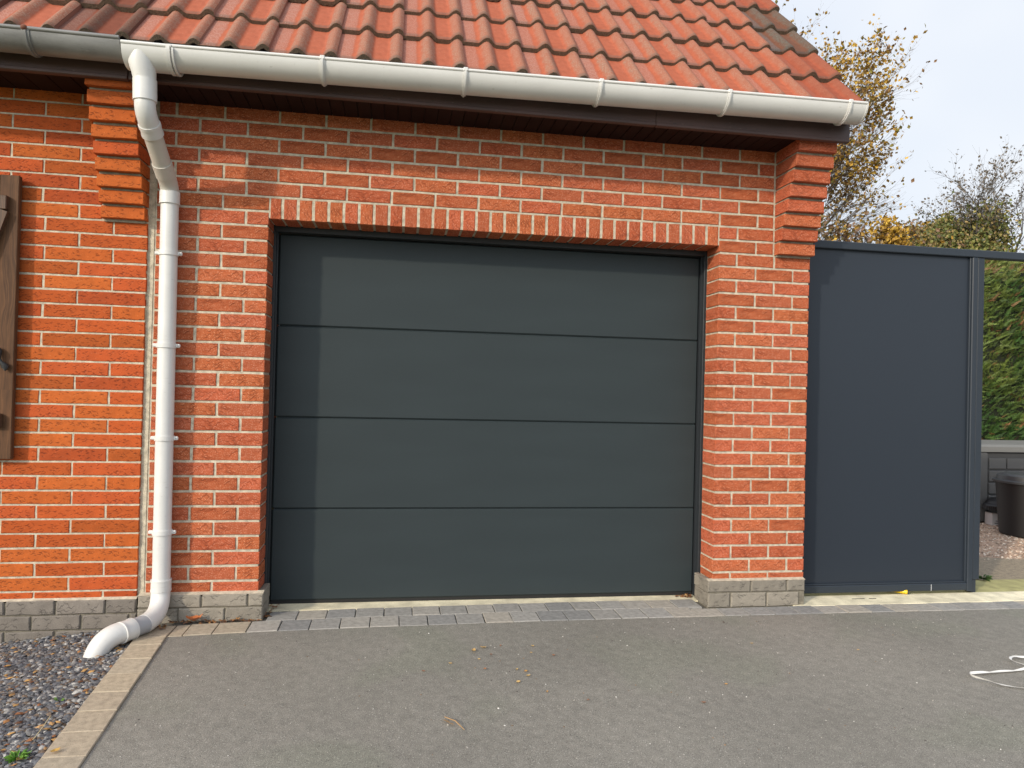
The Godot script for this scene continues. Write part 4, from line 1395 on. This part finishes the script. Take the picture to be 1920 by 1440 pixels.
func build_trees() -> void:
	var pn := FastNoiseLite.new(); pn.seed = 44; pn.frequency = 0.9
	var autumn := [Color(0.34, 0.19, 0.025), Color(0.42, 0.25, 0.03), Color(0.28, 0.15, 0.04), Color(0.22, 0.12, 0.05), Color(0.20, 0.17, 0.03), Color(0.48, 0.30, 0.03)]
	var autumn_rule := func(r: RandomNumberGenerator, p: Vector3, _d: int) -> Array:
		var o := []
		var dens := clampf(0.62 + pn.get_noise_3d(p.x, p.y, p.z) * 1.3, 0.06, 1.0)
		for k in 2:
			if r.randf() < dens * 0.42 * smoothstep(4.2, 6.0, p.y):
				var c: Color = autumn[r.randi() % 6]
				if pn.get_noise_3d(p.x + 50.0, p.y, p.z) > 0.12: c = autumn[[1, 5, 0][r.randi() % 3]]
				o.append([c * r.randf_range(0.7, 1.2), r.randf_range(0.05, 0.095), 0.08])
		return o
	tree("autumn_tree", "tall autumn tree with ochre leaves rising behind the garage roof", Vector3(7.2, -0.3, -9.0),
		[[Vector3(0, 3.3, 0), Vector3(0.5, 1.0, 0.05), 2.3, 0.05], [Vector3(0.1, 3.5, 0), Vector3(0.72, 1.0, 0.2), 1.9, 0.045], [Vector3(0, 3.2, 0), Vector3(0.9, 0.95, -0.2), 1.75, 0.04], [Vector3(0, 3.4, 0), Vector3(0.2, 1.0, -0.1), 2.3, 0.05], [Vector3(0, 3.3, 0), Vector3(-0.5, 1.0, 0.1), 1.8, 0.05], [Vector3(0.05, 3.6, 0.1), Vector3(0.36, 1.0, 0.1), 2.25, 0.04], [Vector3(0.05, 3.6, 0.0), Vector3(0.52, 1.0, -0.2), 2.1, 0.04]],
		4, Vector3(0.10, 0.5, 0), 0.5, 21, M.bark, autumn_rule, "")
	var dull := [Color(0.20, 0.12, 0.07), Color(0.16, 0.10, 0.06), Color(0.24, 0.16, 0.06), Color(0.38, 0.22, 0.03), Color(0.14, 0.12, 0.04)]
	var dull_rule := func(r: RandomNumberGenerator, p: Vector3, _d: int) -> Array:
		var o := []
		var bright := pn.get_noise_3d(p.x * 0.9 + 9.0, p.y * 0.9, p.z * 0.9) > 0.34
		for k in 2:
			if r.randf() < (0.55 if bright else 0.13):
				var c: Color = dull[r.randi() % 5] if not bright else autumn[[1, 5, 0][r.randi() % 3]]
				o.append([c * r.randf_range(0.7, 1.2), r.randf_range(0.055, 0.095), 0.06])
		return o
	tree("low_tree", "lower half-bare tree with yellow patches just above the gate beam", Vector3(8.0, -0.3, -7.6),
		[[Vector3(0, 2.5, 0), Vector3(0.6, 1.0, 0.1), 1.15, 0.04], [Vector3(0, 2.5, 0), Vector3(1.3, 0.75, 0.1), 1.3, 0.035], [Vector3(0, 2.4, 0), Vector3(1.5, 0.45, -0.2), 1.3, 0.035], [Vector3(0, 2.5, 0), Vector3(0.05, 1.0, -0.2), 1.1, 0.035]],
		4, Vector3(0.15, 0.25, 0), 0.7, 33, M.bark, dull_rule, "")
	var ivy := [Color(0.10, 0.12, 0.025), Color(0.16, 0.16, 0.035), Color(0.22, 0.18, 0.05), Color(0.06, 0.075, 0.02), Color(0.27, 0.19, 0.07)]
	var ivy_rule := func(r: RandomNumberGenerator, p: Vector3, _d: int) -> Array:
		var o := []
		var low := clampf((7.3 - p.y) / 1.3, 0.0, 1.0)
		var lump := pn.get_noise_3d(p.x * 0.7, p.y * 0.7, p.z * 0.7) + 0.25
		for k in 7:
			if r.randf() < low * clampf(lump * 1.2 - 0.08, 0.05, 0.8): o.append([(ivy[r.randi() % 5] as Color) * r.randf_range(0.7, 1.4), r.randf_range(0.08, 0.13), 0.24])
		if r.randf() < 0.28: o.append([Color(0.17, 0.14, 0.11) * r.randf_range(0.7, 1.2), r.randf_range(0.06, 0.11), 0.06])
		return o
	tree("bare_tree", "far thin-twigged bare tree with green ivy clumps at the right edge", Vector3(18.9, -0.3, -15.0),
		[[Vector3(0, 3.9, 0), Vector3(0.1, 1, 0), 2.3, 0.10], [Vector3(0, 3.7, 0), Vector3(-0.9, 0.8, 0.2), 2.2, 0.08], [Vector3(0, 3.9, 0), Vector3(0.8, 0.9, 0), 2.3, 0.08], [Vector3(0, 3.4, 0), Vector3(-1.3, 0.45, 0), 2.0, 0.07], [Vector3(0, 3.9, 0), Vector3(-0.4, 1.0, -0.2), 2.2, 0.07], [Vector3(0, 3.4, 0), Vector3(1.3, 0.5, 0), 2.0, 0.07]],
		4, Vector3(0, 0.28, 0), 0.75, 58, M.bark_far, ivy_rule, "")
	var ivy2 := func(r: RandomNumberGenerator, p: Vector3, _d: int) -> Array:
		var o := []
		var lump := pn.get_noise_3d(p.x * 0.9 + 20.0, p.y * 0.9, p.z * 0.9) + 0.3
		for k in 5:
			if r.randf() < clampf(lump * 1.3, 0.05, 0.9): o.append([(ivy[r.randi() % 5] as Color) * r.randf_range(0.7, 1.4), r.randf_range(0.07, 0.12), 0.16])
		return o
	tree("ivy_shrub", "small olive green leafy treetop showing just above the gate beam", Vector3(16.35, -0.3, -15.0),
		[[Vector3(0, 4.4, 0), Vector3(0.2, 1, 0), 1.05, 0.06], [Vector3(0, 4.4, 0), Vector3(-0.6, 0.9, 0.2), 1.0, 0.05], [Vector3(0, 4.4, 0), Vector3(0.8, 0.7, 0), 0.95, 0.05]],
		4, Vector3(0, 0.2, 0), 0.75, 71, M.bark_far, ivy2, "")


# ------------------------------------------------------------------ small things on the ground
func ground_leaf(at: Vector3, size: float, c: Color, curl: float, yaw: float, label: String, group := "") -> void:
	var key := "gleaf%d" % roundi(curl * 10)
	if not cache.has(key):
		var st := begin()
		var r := RandomNumberGenerator.new(); r.seed = 3
		var rim := []
		for i in 12:
			var a := TAU * i / 12.0
			var q := 0.5 * (1.0 - 0.28 * absf(sin(a * 2.5))) * r.randf_range(0.85, 1.1)
			var x := cos(a) * q
			var z := sin(a) * q * 0.72
			rim.append(Vector3(x, curl * (x * x * 1.3 + z * z * 2.4) + 0.06 * r.randf(), z))
		for i in 12:
			tri(st, Vector3(0, 0.03, 0), rim[(i + 1) % 12], rim[i])
		quad(st, Vector3(0.4, 0.06, -0.015), Vector3(0.4, 0.06, 0.015), Vector3(0.75, 0.02, 0.02), Vector3(0.75, 0.02, 0.0))
		cache[key] = st.commit()
	var ck := "lm%s" % c.to_html()
	if not M.has(ck):
		M[ck] = mat(c.linear_to_srgb(), 0.7)
		M[ck].backlight_enabled = true
		M[ck].backlight = Color(0.3, 0.3, 0.3)
	var o := obj("fallen_leaf", cache[key], M[ck], self, at, Basis.from_euler(Vector3(rng.randf_range(-0.15, 0.15), yaw, rng.randf_range(-0.15, 0.15))).scaled(Vector3.ONE * size))
	tag(o, label, "leaf", group)


func build_litter() -> void:
	var scraps := [[1.026, 0.558], [1.071, 0.526], [1.097, 0.61], [1.038, 0.658], [1.051, 0.766], [0.912, 0.694], [0.796, 0.766], [1.183, 0.785], [1.216, 0.807], [1.217, 0.855], [1.167, 0.912], [1.299, 0.525], [1.277, 0.602], [1.37, 0.646], [1.264, 1.012], [1.403, 1.101], [1.154, 0.505],
		[1.835, 1.168], [2.338, 0.583], [2.0, 1.016], [2.801, 0.709], [2.342, 0.28]]
	var cols := [Color(0.42, 0.22, 0.06), Color(0.30, 0.12, 0.045), Color(0.52, 0.34, 0.12), Color(0.22, 0.10, 0.05)]
	for i in scraps.size():
		var c: Color = cols[rng.randi() % 4]
		if i < 2: c = Color(0.45, 0.29, 0.11)
		if i == 21: c = Color(0.07, 0.04, 0.025)
		ground_leaf(Vector3(scraps[i][0], 0.002, scraps[i][1]), rng.randf_range(0.014, 0.024) if i > 1 else 0.034, c, 0.8, rng.randf() * TAU,
			"small dry leaf scrap lying on the grey asphalt driveway before the garage", "leaf scraps on the driveway")
	ground_leaf(Vector3(-0.285, 0.010, 0.070), 0.085, Color(0.42, 0.12, 0.03), 1.2, 0.5, "large curled orange leaf against the grey plinth beside the downpipe foot")
	ground_leaf(Vector3(-0.357, 0.012, 1.309), 0.034, Color(0.50, 0.30, 0.07), 0.5, 1.0, "small yellow leaf lying on the tan kerb pavers")
	ground_leaf(Vector3(-0.085, 0.006, 0.05), 0.036, Color(0.30, 0.15, 0.05), 0.9, 2.0, "brown leaf at the foot of the plinth near the left door jamb")
	ground_leaf(Vector3(5.45, 0.0, -1.05), 0.075, Color(0.42, 0.22, 0.06), 0.8, 0.4, "tan leaf lying on the garden ground below the black tub")
	# piles of brown litter in the door corners and along the plinth
	var r := RandomNumberGenerator.new(); r.seed = 1234
	var tf := []
	var cl := []
	var pal := [Color(0.14, 0.06, 0.03), Color(0.22, 0.09, 0.035), Color(0.30, 0.14, 0.05), Color(0.08, 0.045, 0.03), Color(0.38, 0.22, 0.09)]
	for i in 420:
		var p := Vector3.ZERO
		var s := r.randf_range(0.012, 0.028)
		if i < 90: p = Vector3(r.randf_range(-0.39, 0.02), 0.004, 0.04 + r.randf() * r.randf() * 0.035)
		elif i < 120: p = Vector3(0.03 + r.randf() * r.randf() * 0.05, 0.005, r.randf_range(-0.2, 0.05))
		elif i < 150: p = Vector3(2.37 - r.randf() * r.randf() * 0.09, 0.005, r.randf_range(-0.215, -0.17))
		elif i < 175: p = Vector3(r.randf_range(-0.47, -0.38), 0.012, r.randf_range(0.09, 0.17))
		else:
			var z := r.randf_range(0.05, 1.5)
			p = Vector3(kerb_x(z) - 0.14 - pow(r.randf(), 1.6) * 0.85, 0, z)
			if z < 0.26: p.x = minf(p.x, -0.52)
			p.y = gravel_y(p.x, z) + 0.009
			s = r.randf_range(0.016, 0.034)
		tf.append(Transform3D(Basis.from_euler(Vector3(-PI / 2 + r.randf_range(-0.5, 0.5), r.randf() * TAU, r.randf_range(-0.4, 0.4)), EULER_ORDER_YXZ).scaled(Vector3.ONE * s), p))
		var c: Color = pal[r.randi() % 5]
		if i >= 175 and r.randf() < 0.35: c = Color(0.45, 0.26, 0.09)
		cl.append(c * r.randf_range(0.7, 1.3))
	var lit := multi("leaf_litter", cache["leaf"], M.leafy, tf, cl)
	tag(lit, "bits of brown leaf litter on the gravel and along the plinth", "leaf litter", "", "stuff")
	stones("grit", 520, func(q: RandomNumberGenerator) -> Vector3:
		var x := q.randf_range(-0.2, 3.6)
		return Vector3(x, 0.001, edge_z(x) + 0.02 + q.randf() * 1.7), 0.0012, 0.0034,
		[Color(0.42, 0.40, 0.36), Color(0.62, 0.60, 0.55), Color(0.06, 0.05, 0.045), Color(0.4, 0.37, 0.32), Color(0.2, 0.13, 0.07)], "tiny pale and dark grit strewn over the asphalt driveway", "grit")
	# twig and paint drip
	var tw := begin()
	tube(tw, PackedVector3Array([Vector3(0.855, 0.008, 1.194), Vector3(0.889, 0.012, 1.236), Vector3(0.917, 0.004, 1.288)]), PackedFloat32Array([0.0016, 0.002, 0.0012]), 6)
	for i in 3:
		var q := Vector3(0.857 + i * 0.011, 0.007, 1.212 + i * 0.014)
		tri(tw, q, q + Vector3(-0.012, 0.004, 0.010), q + Vector3(0.006, 0.0, 0.016))
	tag(obj("twig", tw.commit(), mat(lin(0.36, 0.22, 0.10), 0.8)), "short tan twig lying in the middle of the asphalt driveway", "twig")
	# flat white strap
	var pts := [Vector3(3.58, 0, 0.885), Vector3(3.50, 0.006, 0.884), Vector3(3.455, 0.012, 0.882), Vector3(3.412, 0.014, 0.908), Vector3(3.40, 0.013, 0.935), Vector3(3.418, 0.012, 0.975), Vector3(3.50, 0.008, 1.02), Vector3(3.60, 0.004, 1.06)]
	var pts2 := [Vector3(3.60, 0.002, 0.99), Vector3(3.46, 0.004, 0.995), Vector3(3.34, 0.004, 1.012), Vector3(3.22, 0.006, 1.022), Vector3(3.12, 0.008, 1.034), Vector3(3.082, 0.010, 1.048), Vector3(3.074, 0.010, 1.075), Vector3(3.10, 0.008, 1.105), Vector3(3.155, 0.004, 1.150), Vector3(3.22, 0.003, 1.190), Vector3(3.34, 0.003, 1.245), Vector3(3.6, 0.003, 1.33)]
	var st := begin()
	for list: Array in [pts, pts2]:
		var cv := Curve3D.new()
		for i in list.size():
			var tan_: Vector3 = (list[mini(i + 1, list.size() - 1)] - list[maxi(i - 1, 0)]) / 5.0
			cv.add_point(list[i], -tan_, tan_)
		var bp := cv.tessellate_even_length(5, 0.012)
		var last := []
		for i in bp.size():
			var t := (bp[mini(i + 1, bp.size() - 1)] - bp[maxi(i - 1, 0)]).normalized()
			var roll := 0.35 + 0.75 * sin(i * 0.13 + list.size())
			var sd := t.cross(Vector3.UP).normalized()
			var wv := (sd * cos(roll) + Vector3.UP * absf(sin(roll))) * 0.0052
			var c: Vector3 = bp[i] + Vector3.UP * (absf(wv.y) + 0.002)
			var now := [c - wv, c + wv, c + wv + Vector3(0, 0.0012, 0.0006), c - wv + Vector3(0, 0.0012, 0.0006)]
			if last.size():
				for k in 4: quad(st, last[k], last[(k + 1) % 4], now[(k + 1) % 4], now[k])
			last = now
	tag(obj("strap", st.commit(), M.strap), "loose white flat strap looped on the asphalt at the right edge", "strap")
	# yellow handle end under the gate
	var yl := thing("yellow_handle", "bright yellow plastic handle end poking out under the metal gate", "handle", Vector3(3.685, 0.018, -0.135), Basis(Vector3.UP, -0.45))
	obj("grip", tube_mesh([Vector3(-0.075, 0, -0.05), Vector3(-0.03, 0, -0.006), Vector3(0.026, 0, 0.006)], [0.0125, 0.0125, 0.0125], 14), M.yellow, yl)
	obj("end_plug", tube_mesh([Vector3(0.0262, 0, 0.006), Vector3(0.033, 0, 0.007)], 0.0105, 14), M.black_plastic, yl)
	# weeds in the gravel, a stalk, and a green weed by the gate
	weed("weed", Vector3(-0.470, -0.012, 1.30), 30, 0.028, "bright green weed tuft in the gravel at the bottom left", Color(0.14, 0.30, 0.04))
	weed("weed", Vector3(-0.535, -0.014, 0.87), 12, 0.016, "tiny green weed among the gravel beside the kerb", Color(0.16, 0.28, 0.06))
	weed("weed", Vector3(4.50, 0.0, -0.425), 34, 0.045, "low dark green weed at the foot of the gate post", Color(0.05, 0.10, 0.03))
	var sk := tube_mesh(bezier(Vector3(-0.49, 0.0, 1.04), Vector3(-0.475, 0.03, 1.06), Vector3(-0.468, 0.012, 1.12), Vector3(-0.475, -0.004, 1.19), 10), 0.0017, 6)
	tag(obj("straw", sk, M.straw), "thin pale dry straw curved along the edge of the kerb", "straw")


func weed(called: String, at: Vector3, n: int, size: float, label: String, c: Color) -> void:
	var st := begin()
	for i in n:
		var a := rng.randf() * TAU
		var d := Vector3(cos(a), 0, sin(a))
		var s := d.cross(Vector3.UP) * size * 0.14
		var b := d * size * rng.randf_range(0.0, 0.5)
		var m := b + d * size * 0.5 + Vector3.UP * size * rng.randf_range(0.3, 0.7)
		var t := m + d * size * 0.5 + Vector3.UP * size * rng.randf_range(-0.3, 0.2)
		quad(st, b, m + s, t, m - s)
	var ck := "wm%s" % c.to_html()
	if not M.has(ck): M[ck] = mat(c.linear_to_srgb(), 0.6)
	tag(obj(called, st.commit(), M[ck], self, at), label, "weed")


# ------------------------------------------------------------------ scene
func hazy_sky(sun: Vector3) -> ImageTexture:               # pale cloud veil, brighter round the veiled sun
	var w := 512
	var h := 256
	var n := FastNoiseLite.new(); n.seed = 8; n.frequency = 0.9; n.fractal_octaves = 4
	var im := Image.create(w, h, false, Image.FORMAT_RGBF)
	for y in h:
		var el := PI * (0.5 - (y + 0.5) / h)
		for x in w:
			var az := TAU * (x + 0.5) / w
			var d := Vector3(sin(az) * cos(el), sin(el), -cos(az) * cos(el))
			var g := rad_to_deg(acos(clampf(d.dot(sun), -1, 1)))
			var up := maxf(d.y, 0.0)
			var cloud := n.get_noise_3d(d.x * 1.6, up * 3.2, d.z * 1.6)
			var c := Color(0.70, 0.775, 0.875).lerp(Color(0.60, 0.665, 0.80), smoothstep(0.1, 0.8, up))
			c = c.lerp(Color(0.86, 0.885, 0.92), clampf(0.30 + cloud * 1.1, 0.0, 0.8))
			c *= 1.0 + 0.35 * pow(0.5 + 0.5 * cos(deg_to_rad(g)), 2.0)
			var glow := 2.6 * exp(-g / 10.0) + 2.2 * exp(-pow(g / 24.0, 2.0))
			c += Color(1.0, 0.965, 0.91) * glow
			if d.y < 0.0: c = Color(0.22, 0.215, 0.20)
			im.set_pixel(x, y, c)
	return ImageTexture.create_from_image(im)


func _ready() -> void:
	rng.seed = 4242
	var cam := Camera3D.new()
	cam.name = "camera"
	cam.fov = rad_to_deg(2.0 * atan(720.0 / 1331.0))
	cam.near = 0.05
	cam.far = 600.0
	add_child(cam)
	cam.transform = Transform3D(Basis(Vector3.UP, -0.1587) * Basis(Vector3.RIGHT, 0.0098) * Basis(Vector3.BACK, 0.0248), Vector3(0.6635, 1.1637, 3.7123))
	cam.current = true
	var env := Environment.new()
	env.background_mode = Environment.BG_SKY
	var sky := Sky.new()
	var sm := PanoramaSkyMaterial.new()
	sm.panorama = hazy_sky(Vector3(-1.15, 0.655, 1.0).normalized())
	sky.sky_material = sm
	env.sky = sky
	env.tonemap_mode = Environment.TONE_MAPPER_LINEAR
	env.tonemap_exposure = 1.12
	env.ambient_light_source = Environment.AMBIENT_SOURCE_SKY
	env.sdfgi_enabled = true
	env.ssao_enabled = true
	env.ssil_enabled = true
	var we := WorldEnvironment.new()
	we.name = "environment"
	we.environment = env
	add_child(we)
	var sun := DirectionalLight3D.new()
	sun.name = "sun"
	sun.light_energy = 0.75
	sun.light_color = Color(1.0, 0.94, 0.85)
	sun.light_angular_distance = 2.0
	sun.shadow_enabled = true
	add_child(sun)
	sun.look_at_from_position(Vector3.ZERO, Vector3(1.15, -0.655, -1.0), Vector3.UP)
	make_materials()
	cache["leaf"] = leaf_mesh()
	build_ground()
	build_house()
	build_garage()
	build_gate()
	build_garden()
	build_hedge()
	build_trees()
	build_litter()
